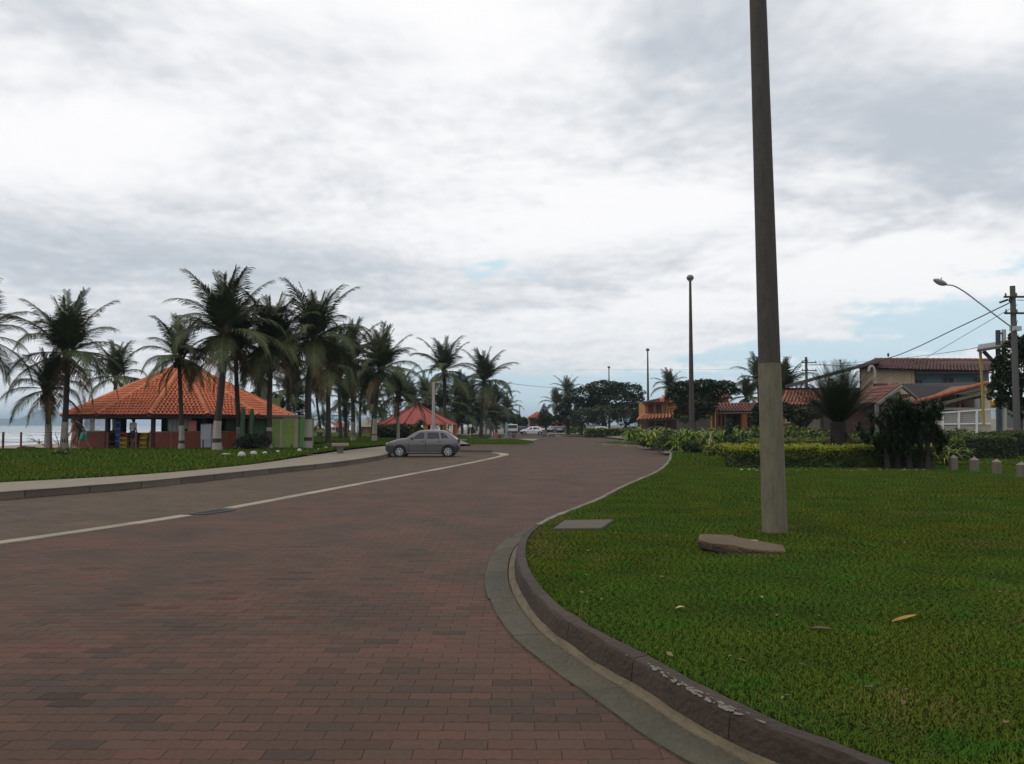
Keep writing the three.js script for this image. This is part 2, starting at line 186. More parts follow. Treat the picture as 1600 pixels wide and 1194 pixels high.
{
  const L = .250, Wd = .128, amp = .0085, gap = .0016, ch = .005, th = .03;
  const out = []; const zz = (u) => amp * [0, 1, 0, -1][Math.round(u * 8) % 4];     // zigzag long sides that mate with the next course
  for (let i = 0; i <= 8; i++) out.push([-L / 2 + gap * .3 + (L - .6 * gap) * i / 8, -Wd / 2 + gap + zz(i / 8)]);
  for (let i = 8; i >= 0; i--) out.push([-L / 2 + gap * .3 + (L - .6 * gap) * i / 8, Wd / 2 - gap + zz(i / 8)]);
  const inn = out.map(([x, y]) => [x * (1 - .7 * ch / L), y * (1 - 2 * ch / Wd)]), m = new MB(), n = out.length;
  for (let i = 0; i < 8; i++) m.quad([inn[i][0], 0, -inn[i][1]], [inn[i + 1][0], 0, -inn[i + 1][1]], [inn[16 - i][0], 0, -inn[16 - i][1]], [inn[17 - i][0], 0, -inn[17 - i][1]]);
  for (let i = 0; i < n; i++) { const j = (i + 1) % n; m.quad([out[i][0], -ch * .8, -out[i][1]], [out[j][0], -ch * .8, -out[j][1]], [inn[j][0], 0, -inn[j][1]], [inn[i][0], 0, -inn[i][1]]); m.quad([out[i][0], -th, -out[i][1]], [out[j][0], -th, -out[j][1]], [out[j][0], -ch * .8, -out[j][1]], [out[i][0], -ch * .8, -out[i][1]]); }
  const paver = m.geo(); paver.deleteAttribute('color');
  const r = mulberry(5), spots = [], edge = [...offset(KL, (d) => -gutterW(d) + Math.min(.13, gutterW(d) * .7)), [14, 67], [40, 70], [40, -4], [7, -4]], walk = [...leftKerb, [-26, 64], [-26, 3]];
  const bayPoly = [...bandPts, [-6, 50], ...leftKerb.slice().reverse()];
  const near = (d, x) => bandPts.some(([a, b]) => Math.abs(b - d) < .5 && Math.abs(a - x) < .55);
  for (let row = 0; row < 353; row++) { const d = 1.3 + row * Wd, half = (row % 2) * L / 2, x0 = Math.max(-.66 * d - 4, -24), x1 = Math.min(9.7, .35 * d + 4);
    for (let x = Math.floor(x0 / L) * L + half; x < x1; x += L) { if (inside(edge, x, d) || inside(walk, x, d)) continue;
      const bay = inside(bayPoly, x, d) ? 1 : 0, big = .5 + .5 * fbm(x * .22 + 9, d * .22, 4), fine = fbm(x * .9, d * .9 + 40, 3), track = .5 * Math.exp(-(((x + 1.55 - .1 * d * .3) / .35) ** 2)) + .5 * Math.exp(-(((x + 3.1 - .1 * d * .3) / .35) ** 2)), k = (.90 + .20 * (r() - .5) + .22 * fine + .16 * (big - .5) - .10 * track) * (r() < .035 ? .74 : 1), red = clamp(.42 + .7 * (r() - .5) + .6 * fine - .35 * bay);
      const dust = clamp(bay * .75 + .35 * big - .1);
      const c = [lerp(lerp(.078, .114, red), .112, dust * .65) * k, lerp(lerp(.053, .050, red), .084, dust * .65) * k, lerp(lerp(.039, .035, red), .054, dust * .65) * k];
      const sink = .006 * fbm(x * .5, d * .5, 2) + .002 * (r() - .5);
      spots.push({ x, d, y: sink - .003, ry: (r() - .5) * .02, rx: (r() - .5) * .022, rz: (r() - .5) * .016, c, s: 1 / (x * x + d * d) + (Math.abs(x) < .62 * d && d > 3.95 ? 0 : -10) }); } }
  spots.sort((a, b) => b.s - a.s);
  const pm = new THREE.MeshPhysicalMaterial({ roughness: .9, specularIntensity: .55, map: tex((u, v) => { const k = .86 + .16 * tn(u, v, 10, 4) + .14 * tn(u, v, 60, 2); return [k, k, k]; }, 256, .35), bumpMap: grit, bumpScale: .003 });
  const tones = []; const q = new THREE.Object3D();
  const put = (o, s) => { o.position.set(s.x, s.y, -s.d); o.rotation.set(s.rx, s.ry, s.rz); };
  for (const s of spots.slice(0, 300)) { const key = Math.floor(s.c[0] * 60) + '/' + Math.floor(s.c[1] * 80); let mm = tones.find((t) => t.key === key); if (!mm) { mm = { key, m: pm.clone() }; mm.m.color = lin(...s.c); tones.push(mm); } const b = part('paver', paver, mm.m, road); put(b, s); }
  const rest = spots.slice(300), im = new THREE.InstancedMesh(paver, pm, rest.length); im.name = 'paving'; tag(im, null, null, null, 'stuff');
  rest.forEach((s, i) => { put(q, s); q.updateMatrix(); im.setMatrixAt(i, q.matrix); im.setColorAt(i, lin(...s.c)); }); im.castShadow = im.receiveShadow = true; road.add(im);
  console.log('pavers', spots.length, 'tones', tones.length);
}
// a profile swept along a line in plan: prof is [sideways, up] from the line
function sweep(line, prof, caps = true, wob = 0) {
  const m = new MB(), at2 = prof.map(([o]) => offset(line, o)), P = (i, k) => [at2[k][i][0], prof[k][1] + wob * noise(at2[k][i][0] * 3 + k, at2[k][i][1] * 3), -at2[k][i][1]];
  for (let i = 0; i < line.length - 1; i++) for (let k = 0; k < prof.length - 1; k++) m.quad(P(i, k), P(i + 1, k), P(i + 1, k + 1), P(i, k + 1));
  if (caps) for (const i of [0, line.length - 1]) for (let k = 1; k < prof.length - 1; k++) m.tri(P(i, 0), P(i, k), P(i, k + 1));
  return m.geo();
}
function blocks(line, step, f) { let s = 0, start = 0; for (let i = 1; i < line.length; i++) { s += Math.hypot(line[i][0] - line[i - 1][0], line[i][1] - line[i - 1][1]); if (s >= step || i === line.length - 1) { f(line.slice(start, i + 1)); start = i; s = 0; } } }
const shrink = (l, g) => { const o = l.map((p) => [...p]), pull = (a, b) => { const t = Math.hypot(b[0] - a[0], b[1] - a[1]); a[0] += (b[0] - a[0]) / t * Math.min(g, t * .4); a[1] += (b[1] - a[1]) / t * Math.min(g, t * .4); }; pull(o[0], o[1]); pull(o[o.length - 1], o[o.length - 2]); return o; };
{ // kerb and gutter of the right lawn, cast in lengths of about a metre
  const wear = tex((u, v) => { const k = .78 + .35 * tn(u, v, 4, 5) + .18 * tn(u, v, 24, 4) - .3 * clamp(tn(u, v, 7, 3) * 2.5 - .9); return [k, k * .98, k * .94]; }, 512, 1.6), rough = (r, g, b, ro) => mat(r, g, b, ro, { map: wear, bumpMap: grit, bumpScale: .02 });
  const tones = [[.044, .027, .017], [.050, .032, .020], [.038, .024, .0155], [.047, .031, .020]].map(([a, b, c]) => rough(a, b, c, .9, .012)), gt = [[.074, .064, .040], [.083, .070, .045], [.064, .057, .037]].map(([a, b, c]) => rough(a, b, c, .88, .008)), lip = rough(.135, .108, .068, .9, .008);
  const palerTones = [[.19, .165, .125], [.215, .19, .145], [.175, .15, .115]].map((c) => rough(...c, .9, .008));
  const kerb = struct('kerb', sweep(KL, [[-.0, -.05], [.0, -.01], [.16, -.01], [.16, -.05]], false), M.kerbStone);
  let k = 0; blocks(KL, 1.0, (l) => { const s = shrink(l, .004); part('kerb_stone', sweep(s, [[.03, -.03], [.03, .0], [.048, .145], [.055, kerbTopY - .012], [.068, kerbTopY], [.155, kerbTopY + .004], [.165, .1]], true, .016), l[0][1] > 12.2 && l[0][1] < 67 ? palerTones[k++ % 3] : tones[k++ % 4], kerb); });
  const gutter = struct('gutter', sweep(KL, [[-.1, -.04], [0, -.04]], false), M.concrete);
  k = 0; blocks(KL.filter(([, d]) => d < 60), 1.25, (l) => { const s = shrink(l, .003), w = gutterW(l[0][1]) + .035 * noise(l[0][0] * 3, l[0][1] * 1.7); part('gutter_slab', sweep(s, [[-w, -.02], [-w, .012], [-w + .012, .017], [-w * .5, .012], [-.05, .014], [-.045, -.02]], true, .009), gt[k++ % 3], gutter); part('mortar_strip', sweep(s, [[-.045, -.02], [-.035, .017], [-.01, .026], [.03, .034], [.032, -.02]], true, .016), lip, gutter); });
  // lost white paint on the kerb edge: thin irregular flakes
  const pm = mat(.15, .135, .115, .95, { side: THREE.DoubleSide }), rr = mulberry(19), m = new MB(), fine = KL.flatMap((p, i) => i < KL.length - 1 ? Array.from({ length: 20 }, (_, j) => [lerp(p[0], KL[i + 1][0], j / 20), lerp(p[1], KL[i + 1][1], j / 20)]) : [p]).filter(([, d]) => d > 4.1 && d < 5.4);
  for (let n = 0; n < 240; n++) { const i = Math.floor(rr() * (fine.length - 2)), d = fine[i][1], near = Math.exp(-(((d - 4.62) / .10) ** 2)) + Math.exp(-(((d - 4.36) / .06) ** 2)) + .35 * Math.exp(-(((d - 4.95) / .12) ** 2)) + .04; if (rr() > near) continue; const o = .052 + .04 * rr() * rr(), a = offset(fine, o)[i], b = offset(fine, o + .02)[i], t = [fine[i + 1][0] - fine[i][0], fine[i + 1][1] - fine[i][1]], l = Math.hypot(...t), y = o < .068 ? lerp(.166, .18, (o - .05) / .018) : .181, rise = o < .064 ? .55 : .06, s = .005 + .012 * rr(), N = 7, ring = []; for (let k = 0; k < N; k++) { const an = k / N * 6.283, q = s * (.4 + .8 * rr()), u = Math.cos(an) * q * 2.0, v = Math.sin(an) * q * .7; ring.push([a[0] + t[0] / l * u + (b[0] - a[0]) / .02 * v, y + .009 + v * rise, -(a[1] + t[1] / l * u + (b[1] - a[1]) / .02 * v)]); } for (let k = 0; k < N; k++) m.tri([a[0], y + .009, -a[1]], ring[k], ring[(k + 1) % N]); }
  const fg = m.geo(); fg.deleteAttribute('color'); tag(part('paint_flakes', fg, pm, kerb), null, null, null, 'stuff');
}
{ // flush concrete band between the road and the parking bay, broken by a drain
  const bm = [[.30, .265, .20], [.255, .225, .172], [.325, .285, .22]].map(([a, b, c]) => rough(a, b, c, .9, .006));
  const band = struct('road_marking', sheet([[-5.95, 15.9], [-5.8, 15.9], [-5.75, 16], [-5.9, 16]], -.012), bed);
  let k = 0; const lay = (a, b) => blocks(bandPts.filter(([, d], i) => d >= a && d < b), 1.6, (l) => { if (l.length < 2) return; const w = d => .13 + .15 * smooth(40, 47, d), q = w(l[0][1]); part('band_slab', sweep(shrink(l, .006), [[-q, -.02], [-q, .008], [-q + .01, .012], [q - .01, .012], [q, .008], [q, -.02]], true, .003), bm[k++ % 3], band); });
  lay(-3, 15.2); lay(16.3, 49.5);
  const dr = thing('storm_drain', 'dark iron storm drain cover in the broken concrete band of the road', 'drain cover', [-5.66, 0, -15.75], -.34);
  part('frame', [bx(.34, .03, .05, 0, .002, -.42), bx(.34, .03, .05, 0, .002, .42), bx(.05, .03, .84, -.17, .003, 0), bx(.05, .03, .84, .17, .003, 0)], mat(.05, .048, .045, .7), dr);
  for (let i = 0; i < 6; i++) part('slat', bx(.30, .025, .06, 0, .003, -.33 + i * .132), M.black, dr);
  part('pit', bx(.3, .01, .8, 0, -.008, 0), M.black, dr);
}
// left pavement with its kerb
const leftWalk = [...leftKerb, [-3.3, 64.6], [-5, 80], [-7.6, 80], ...leftWalkBack.slice().reverse()];
struct('sidewalk', sheet(leftWalk, .168), rough(.225, .19, .145, .92, .01));
{ const lk = struct('kerb', sweep(leftKerb, [[-.11, -.04], [0, -.04]], false), M.kerbStone), km = [[.12, .095, .075], [.14, .11, .085], [.105, .085, .068]].map((c) => rough(...c, .92, .012)); let k = 0;
  blocks(leftKerb, 1.1, (l) => part('kerb_stone', sweep(shrink(l, .007), [[-.02, .0], [-.02, .10], [-.012, .168], [0, .176], [-.11, .178], [-.12, .05]].map(([o, y]) => [o, y]).map(([o, y], i) => i < 4 ? [o + .02, y] : [o, y]), true, .006), km[k++ % 3], lk)); }
{ const pk = rough(.10, .08, .066), l = cat([[-6.9, 50.2], [-4, 50.4], [-1.9, 50.5], [-1.25, 50.3]], 12); tag(part('kerb', sweep(l, [[-.12, -.02], [-.12, .11], [-.1, .13], [.1, .13], [.12, .11], [.12, -.02]], true), pk), 'low dark kerb closing the parking bay behind the grey hatchback', 'kerb'); }
// lawns
const lawnTex = tex((u, v) => { const a = tn(u, v, 5, 5), b = tn((u * 1.0 + .37) % 1, v, 24, 4), k = .9 + .3 * a + .25 * b, y = clamp(.3 + a * .9); return [lerp(.034, .052, y) * k, lerp(.060, .066, y) * k, lerp(.007, .007, y) * k]; }, 1024, 11);
const lawnMat = new THREE.MeshPhysicalMaterial({ specularIntensity: .1, map: lawnTex, roughness: .95, bumpMap: tex((u, v) => .5 + .5 * tn(u, v, 48, 3), 512, 2, false), bumpScale: .05 });
struct('lawn', sheet(rightLawn, .165), lawnMat);
const leftLawn = [...leftWalkBack, [-4.6, 80], [-3, 84], [-9, 92], [-22, 92], [-22, 66], [-13.2, 62], [-13, 47.5], [-22, 47], [-30, 45.6], [-42, 44.5], [-42, 5]];
struct('lawn', (() => { // gently rising sheet
  const g0 = sheet(leftLawn, 0); const m = new MB(), p = g0.attributes.position, ix = g0.index.array; const cut = (a, b, c, n) => { if (n) { const ab = a.map((v, i) => (v + b[i]) / 2), bc = b.map((v, i) => (v + c[i]) / 2), ca = c.map((v, i) => (v + a[i]) / 2); cut(a, ab, ca, n - 1); cut(ab, b, bc, n - 1); cut(ca, bc, c, n - 1); cut(ab, bc, ca, n - 1); } else m.tri(...[a, b, c].map(([x, z]) => [x, lawnY(x, -z) + .012 * noise(x * .5, z * .5), z])); };
  for (let i = 0; i < ix.length; i += 3) cut(...[0, 1, 2].map((k) => [p.getX(ix[i + k]), p.getZ(ix[i + k])]), 3); return m.geo(); })(), lawnMat);
const isle = [[-3.3, 64.8], [0, 64.8], [1.1, 65.6], [1.75, 69], [1.6, 76], [.4, 84], [-4.4, 84], [-4.2, 75]];
struct('lawn', sheet(isle, .15), lawnMat);
struct('kerb', sweep(cat([...isle, isle[0]], 60), [[.0, -.02], [0, .14], [-.14, .14], [-.14, .0]], true), M.kerbStone);
struct('path', sheet([[-8, 84.5], [2.2, 84.5], [3.2, 96], [-10, 96]], .05), rough(.24, .215, .18));
struct('lawn', sheet([[-30, 92], [-9, 92], [-10, 96.2], [-3, 97], [-3, 118], [-30, 160], [-60, 300], [-90, 300]], .16), lawnMat);
struct('path', sheet([[8.2, 44.2], [8.4, 47.3], [12.8, 46.9], [12.6, 44.4]], .172), rough(.36, .34, .29));
struct('yard', grid(span(12, 130, 59), span(42, 140, 49), (x, d) => yardY(x, d)), mat(.16, .15, .10, .95, { map: sandTex }));
const slabPoly = [[866, 830], [938, 829], [957, 816], [884, 817]].map(([x, y]) => { const p = onY(x, y, .18); return [p.x, -p.z]; });
{ // grass blades
  const m = new MB(), r = mulberry(21); for (let i = 0; i < 9; i++) { const a = r() * 6.28, o = r() * .05, b = r() * 6.28, h = .017 + r() * .022, w = .0038, lean = .012 + r() * .032, x = Math.cos(b) * o, z = Math.sin(b) * o, dx = Math.cos(a), dz = Math.sin(a), k = .9 + r() * .2, c = [k, k, k]; const A = [x - dz * w, 0, z + dx * w], B = [x + dz * w, 0, z - dx * w], C = [x + dx * lean * .35 + dz * w * .8, h * .62, z + dz * lean * .35 - dx * w * .8], D = [x + dx * lean * .35 - dz * w * .8, h * .62, z + dz * lean * .35 + dx * w * .8], E = [x + dx * lean, h, z + dz * lean]; m.quad(A, B, C, D, c); m.tri(D, C, E, c); }
  const tuft = m.geo(), gm = vc(.9, { specularIntensity: .15 }), q = new THREE.Object3D();
  const tone = (x, d, y, k, rr) => { const dry = smooth(.22, .5, fbm(x * .55 + 70, d * .55, 3)) * .5 + (d > 9.2 && d < 14.5 && x < .95 ? smooth(.6, .1, x - .25 - Math.max(0, d - 12) * .4) * .75 : 0), q = rr() < .015 + dry * .6, w = fbm(x * 2.2 + 31, d * 2.2, 3) > .34; return q ? [.135 * k, .112 * k, .035 * k] : w ? [.050 * k, .116 * k, .013 * k] : [lerp(.054, .085, y) * k, lerp(.099, .106, y) * k, lerp(.0125, .011, y) * k]; };
  const scatter = (name, poly, boxes, hOf, seed, label) => { const rr = mulberry(seed), list = []; for (const [x0, x1, d0, d1, dens, s0, s1] of boxes) { const n = Math.floor((x1 - x0) * (d1 - d0) * dens); for (let i = 0; i < n; i++) { const x = x0 + rr() * (x1 - x0), d = d0 + rr() * (d1 - d0); if (Math.abs(x) > .80 * d + 2.5 || !inside(poly, x, d) || (d > 11 && d < 13 && x > .3 && inside(slabPoly, x, d)) || (x > 8 && x < 12.9 && d > 43.9 && d < 47.4)) continue; list.push([x, d, lerp(s0, s1, rr())]); } }
    const im = new THREE.InstancedMesh(tuft, gm, list.length); im.name = numbered(name); tag(im, label, 'grass', null, 'stuff');
    list.forEach(([x, d, s], i) => { const a = fbm(x * .3 + 3, d * .3, 4), b = fbm(x * 1.3, d * 1.3 + 8, 3), y = clamp(.36 + 1.1 * a + .4 * b), k = (.94 + .40 * b - .15 * a) * (.88 + .24 * rr()); q.position.set(x, hOf(x, d) - .004, -d); q.rotation.set((rr() - .5) * .3, rr() * 6.28, (rr() - .5) * .3); const hs = s * (.6 + .7 * clamp(.45 + b)) * (fbm(x * 2.2 + 31, d * 2.2, 3) > .34 ? 1.25 : 1); q.scale.set(s, hs, s); q.updateMatrix(); im.setMatrixAt(i, q.matrix); im.setColorAt(i, lin(...tone(x, d, y, k, rr))); });
    im.castShadow = im.receiveShadow = true; scene.add(im); console.log(name, list.length); };
  scatter('grass', [...offset(KL, (d) => .20 + .06 * smooth(9, 16, d)), [9, 74], [12.5, 82], [60, 82], [60, -8], [12, -8], [7, -1]], [[-.2, 9, 2.2, 9, 2600, .65, 1.1], [-.2, 15, 9, 16, 1150, .75, 1.25], [.5, 26, 16, 30, 560, .95, 1.5], [3, 48, 30, 60, 80, 1.8, 3.2]], () => .165, 3, 'short green grass of the lawn behind the curved kerb');
  scatter('grass', leftLawn, [[-30, -8, 19, 34, 130, 1.8, 3.2], [-34, -4, 34, 62, 60, 2, 4], [-22, -3, 62, 92, 30, 2.5, 4.5]], lawnY, 4, 'green grass strip between the pavement and the round kiosk');
  scatter('grass', isle, [[-5, 2, 64, 85, 90, 2.2, 3.6]], () => .15, 6, 'grass of the small traffic island beyond the parked hatchback');
}
// ------------------------------------------------------------------ palms
const barkTex = tex((u, v) => { const ring = Math.abs(((v * 9 + .12 * tn(u, v, 4, 3)) % 1 + 1) % 1 - .5) * 2, k = .62 + .3 * smooth(.1, .5, ring) + .25 * tn(u, v, 12, 4); return [k, k * .97, k * .92]; }, 256, 1);
const M3 = { bark: mat(.046, .039, .032, .95, { map: barkTex, bumpMap: grit, bumpScale: .02 }), rachis: mat(.09, .085, .03, .7) };
const limeMat = mat(.34, .31, .275, .95, { map: stained, bumpMap: grit, bumpScale: .01 });
function frondGeo(L, e0, bend, seed, tone, leaf = 1, ragged = 0) { // grows along +x, turning down under its own weight
  const r = mulberry(seed), N = 40, m = new MB(), pts = []; let x = 0, y = 0, e = e0;
  for (let i = 0; i <= N; i++) { pts.push([x, y, e]); const s = i / N; e -= bend / N * (.35 + 1.5 * s); x += Math.cos(e) * L / N; y += Math.sin(e) * L / N; }
  const sway = (r() - .5) * .5, P = (i) => { const s = i / N; return [pts[i][0], pts[i][1], sway * L * s * s * .35]; };
  for (let i = 0; i < N; i++) { const a = P(i), b = P(i + 1), wa = .035 * (1 - i / N * .85) + .004, wb = .035 * (1 - (i + 1) / N * .85) + .004, k = [.11 * tone[0] / .05, .10 * tone[1] / .065, .03]; m.quad([a[0], a[1], a[2] - wa], [b[0], b[1], b[2] - wb], [b[0], b[1] + wb * .8, b[2]], [a[0], a[1] + wa * .8, a[2]], k); m.quad([a[0], a[1] + wa * .8, a[2]], [b[0], b[1] + wb * .8, b[2]], [b[0], b[1], b[2] + wb], [a[0], a[1], a[2] + wa], k); }
  for (let i = 4; i <= N; i++) for (const side of [-1, 1]) for (let h = 0; h < 2; h++) {
    if (r() < ragged) continue;
    const f = Math.min(N - .01, i - h * .5), j = Math.floor(f), s = f / N, A = P(j), B = P(Math.min(N, j + 1)), o = A.map((v, k) => lerp(v, B[k], f - j)), ee = pts[j][2];
    const len = L * .225 * (.45 + .9 * Math.sin(Math.min(1, s * 1.15 + .12) * Math.PI) ** .8 + .12) * (.85 + .3 * r()), fw = lerp(.75, 1.7, s) + .25 * (r() - .5), dn = .15 + .55 * s * r() + .25 * r();
    let d = [Math.cos(ee) * fw, Math.sin(ee) * fw - dn * .35, side]; const l = Math.hypot(...d); d = d.map((v) => v / l);
    const w = .026 * leaf * (1 - .35 * s), k0 = .7 + .6 * r(), c = tone.map((v) => v * k0), up = [-Math.sin(ee) * w, Math.cos(ee) * w, 0], along = [Math.cos(ee) * w, Math.sin(ee) * w, 0];
    const mid = o.map((v, k) => v + d[k] * len * .55), tip = o.map((v, k) => v + d[k] * len); mid[1] -= len * dn * .10; tip[1] -= len * dn * .62;
    const a = o.map((v, k) => v - along[k]), b = o.map((v, k) => v + along[k]), p = mid.map((v, k) => v - along[k] * 1.2 + up[k] * .4), q = mid.map((v, k) => v + along[k] * 1.2 - up[k] * .4);
    m.quad(a, b, q, p, c); m.tri(p, q, tip, c); }
  return m.geo();
}
// six attitudes of frond, three shapes of each, and withered ones
const fronds = [[1.45, .34], [1.2, .7], [.92, 1.1], [.58, 1.45], [.17, 1.4], [-.35, 1.0]].map(([e, b], i) => [0, 1, 2].map((k) => frondGeo(3.9, e + k * .06, b * (.9 + .12 * k), 100 + i * 7 + k, [[.046, .062, .022], [.058, .071, .024], [.040, .056, .022]][k], 1.15)));
const dead = [0, 1].map((k) => frondGeo(3.2, -.75 - k * .2, .7, 300 + k, [.13, .085, .04], .9, .25));
const crownBits = (() => { const m = []; const r = mulberry(8); for (let i = 0; i < 14; i++) { const a = i * 2.4, e = .3 + r() * .7; m.push(bar(V(Math.cos(a) * .08, -.35 + r() * .2, Math.sin(a) * .08), V(Math.cos(a) * (.3 + .1 * r()), .15 + e * .35, Math.sin(a) * (.3 + .1 * r())), .09, .05)); } for (let i = 0; i < 7; i++) { const a = i * .9 + r(); m.push(new THREE.SphereGeometry(.10 + .03 * r(), 7, 6).scale(1, 1.25, 1).translate(Math.cos(a) * .27, -.25 - .12 * r(), Math.sin(a) * .27)); } return merge(m); })();
const boot = mat(.085, .065, .035, .9);
function palm(label, o) { // o: base column and depth, crown column/row, reach in pixels of its fronds, count, wind to the left, lime-painted foot
  const { base, crown, depth, reach, n = 24, seed = 1, lime = 1.35, group = 'coconut palms along the beach front', lod = 0, trunkR = .15, spread = 1, deadN = 3, droop = 0, bow = .25 } = o;
  const b0 = at(base, 664, depth), gy = groundY(b0.x, depth) - (b0.x < -32 ? .2 : 0), c0 = at(crown[0], crown[1], depth), r = mulberry(seed * 31 + 7);
  const p = thing('coconut_palm', label, 'palm tree', [b0.x, gy, -depth], 0, group); const top = V(c0.x - b0.x, c0.y - gy, (r() - .5) * .6), H = top.y;
  const pts = [V(0, -.1, 0), V(top.x * .05 + bow * .25 * (r() - .3), H * .2, 0), V(top.x * .42 + bow * (r() - .5), H * .6, top.z * .4), V(top.x, H, top.z)];
  const tr = part('trunk', taper(pts, [trunkR * 1.55, trunkR * 1.1, trunkR, trunkR * .92, trunkR * .85], lod ? 10 : 26, lod ? 6 : 10, lod ? 0 : .035), M3.bark, p);
  if (lime) { const c = new THREE.CatmullRomCurve3(pts), q = []; for (let i = 0; i <= 5; i++) q.push(c.getPointAt(clamp((lime + .1) / c.getLength()) * i / 5)); part('painted_foot', taper(q, [trunkR * 1.6, trunkR * 1.36, trunkR * 1.2, trunkR * 1.13].map((v) => v * 1.03), 6, 10, .03), limeMat, tr); }
  const cr = part('crown_shaft', crownBits, boot, p); cr.position.copy(top); cr.scale.setScalar(.95 + .2 * r());
  const s0 = reach / F * depth / 3.35, g = [];
  for (let i = 0, nn = Math.round(n * .98); i < nn; i++) { const k = (i / nn) ** 1.1, band = Math.min(5, Math.floor((k + .08 * (r() - .5) + droop * .12) * 6 * spread)), v = Math.floor(r() * 3), a = i * 2.39996 + (r() - .5) * .5, sc = s0 * (.86 + .26 * r()) * (band < 1 ? .85 : 1);
    if (lod) { g.push(fronds[clamp(band, 0, 5)][v].clone().scale(sc, sc, sc).rotateY(a).translate(top.x, top.y + .1, top.z)); continue; }
    const f = part('frond', fronds[clamp(band, 0, 5)][v], M.leaf, p); f.position.set(top.x + Math.cos(a) * .08, top.y + .12, top.z - Math.sin(a) * .08); f.rotation.set(0, a, 0); f.scale.set(sc, sc, sc * (.85 + .3 * r())); }
  if (lod) part('crown', g, M.leaf, p);
  else for (let i = 0; i < deadN; i++) { const f = part('withered_frond', dead[i % 2], M.leaf, p); f.position.copy(top); f.rotation.y = r() * 6.28; f.scale.setScalar(s0 * .95); }
  return p;
}
palm('coconut palm cut off by the left edge of the photo, only its fronds showing', { base: -40, depth: 44, crown: [-32, 530], reach: 82, seed: 1, n: 22, lime: 0 });
palm('tall palm in front of the left corner of the round tiled kiosk', { base: 101, depth: 46, crown: [108, 556], reach: 94, seed: 2, n: 23, trunkR: .15, lime: 1.55, bow: .1 });
palm('short leaning palm by the post fence, drooping fronds over the sea', { base: 76, depth: 47.5, crown: [71, 612], reach: 66, seed: 3, n: 17, droop: .2, trunkR: .15, lime: 1.4, deadN: 3 });
palm('palm behind the left slope of the kiosk roof, trunk hidden', { base: 178, depth: 66, crown: [180, 592], reach: 58, seed: 4, n: 22, lime: 0 });
palm('slim palm standing in front of the middle of the kiosk roof', { base: 284, depth: 45.5, crown: [282, 562], reach: 64, seed: 5, n: 22, trunkR: .115, lime: 1.35, bow: .05, droop: .5 });
palm('tallest palm of the group by the kiosk, its foot bending left', { base: 340, depth: 43.5, crown: [353, 524], reach: 96, seed: 6, n: 25, trunkR: .17, lime: 1.6, bow: .5 });
palm('palm right behind the tallest one, by the green kiosk wall', { base: 374, depth: 46.5, crown: [366, 548], reach: 80, seed: 7, n: 22, trunkR: .13, lime: 1.25 });
palm('palm at the white corner of the light green annex', { base: 420, depth: 46.3, crown: [424, 540], reach: 80, seed: 8, n: 26, trunkR: .14, lime: 1.25, bow: .1 });
palm('palm with a dark band round its painted foot beside the annex', { base: 481, depth: 47, crown: [494, 532], reach: 82, seed: 9, n: 25, trunkR: .17, lime: 1.7, bow: .35 });
palm('palm behind the annex, trunk rising left of the banded palm', { base: 449, depth: 62, crown: [447, 566], reach: 60, seed: 10, n: 22, lime: 0, trunkR: .13 });
palm('palm with a dark straight trunk behind the stone bench', { base: 513, depth: 62, crown: [515, 578], reach: 62, seed: 11, n: 24, lime: 0, trunkR: .17 });
palm('crowded palm whose white foot stands right of the stone bench', { base: 552, depth: 70, crown: [548, 568], reach: 66, seed: 12, n: 26, lime: 1.6, trunkR: .16 });
palm('palm with a bright painted foot on the lawn left of the red roofed pavilion', { base: 585, depth: 68, crown: [596, 580], reach: 66, seed: 13, n: 24, lime: 1.9, trunkR: .15, spread: .95 });
palm('young palm with slim black trunk just behind the grey hatchback', { base: 622, depth: 72, crown: [623, 620], reach: 46, seed: 14, n: 22, lime: 2.1, trunkR: .10, bow: .02, deadN: 3 });
palm('tall open palm rising behind the red roofed pavilion', { base: 695, depth: 98, crown: [694, 582], reach: 52, seed: 15, n: 22, lime: 0, trunkR: .19, bow: .1 });
palm('palm with a round open crown right of the pavilion', { base: 752, depth: 100, crown: [757, 598], reach: 50, seed: 16, n: 24, lime: 0, trunkR: .17, bow: .15 });
const farPalms = [[402, 58, 405, 590, 56, 'behind the kiosk chimney'], [468, 88, 463, 622, 38, 'low between the annex and the banded palm'], [532, 80, 530, 590, 50, 'in the thick of the palm grove'], [562, 92, 566, 612, 46, 'at the right end of the palm grove'], [500, 96, 494, 606, 44, 'deep in the palm grove behind the bench'], [640, 112, 640, 632, 40, 'just over the left end of the pavilion'], [664, 122, 664, 626, 40, 'over the peak of the pavilion'],
  [712, 118, 716, 622, 40, 'in the dark grove right of the pavilion'], [732, 128, 735, 632, 38, 'low in the dark grove behind the benches'], [775, 140, 775, 632, 34, 'at the right end of the dark grove'], [792, 170, 792, 640, 26, 'above the teal totem'], [545, 170, 538, 655, 20, 'beside the beach huts'], [511, 150, 505, 660, 20, 'standing before the far beach huts'], [598, 150, 597, 655, 22, 'over the grey hut'],
  [866, 190, 869, 633, 26, 'beside the pointed conifer'], [886, 178, 887, 614, 26, 'tall and thin left of the umbrella shaped tree'], [1044, 120, 1045, 606, 30, 'behind the orange house'], [1168, 96, 1166, 622, 34, 'left of the big lamp pole'], [1185, 90, 1184, 596, 42, 'hidden mostly by the big lamp pole'], [1226, 76, 1226, 612, 52, 'between the lamp pole and the cycad'], [1250, 80, 1246, 640, 36, 'low beside the cycad']];
farPalms.forEach(([b, d, cx, cy, rc, where], i) => palm('small distant palm ' + where, { base: b, depth: d, crown: [cx, cy], reach: rc, seed: 40 + i, n: 20, lime: 0, lod: 1, trunkR: .15, group: 'distant palms' }));
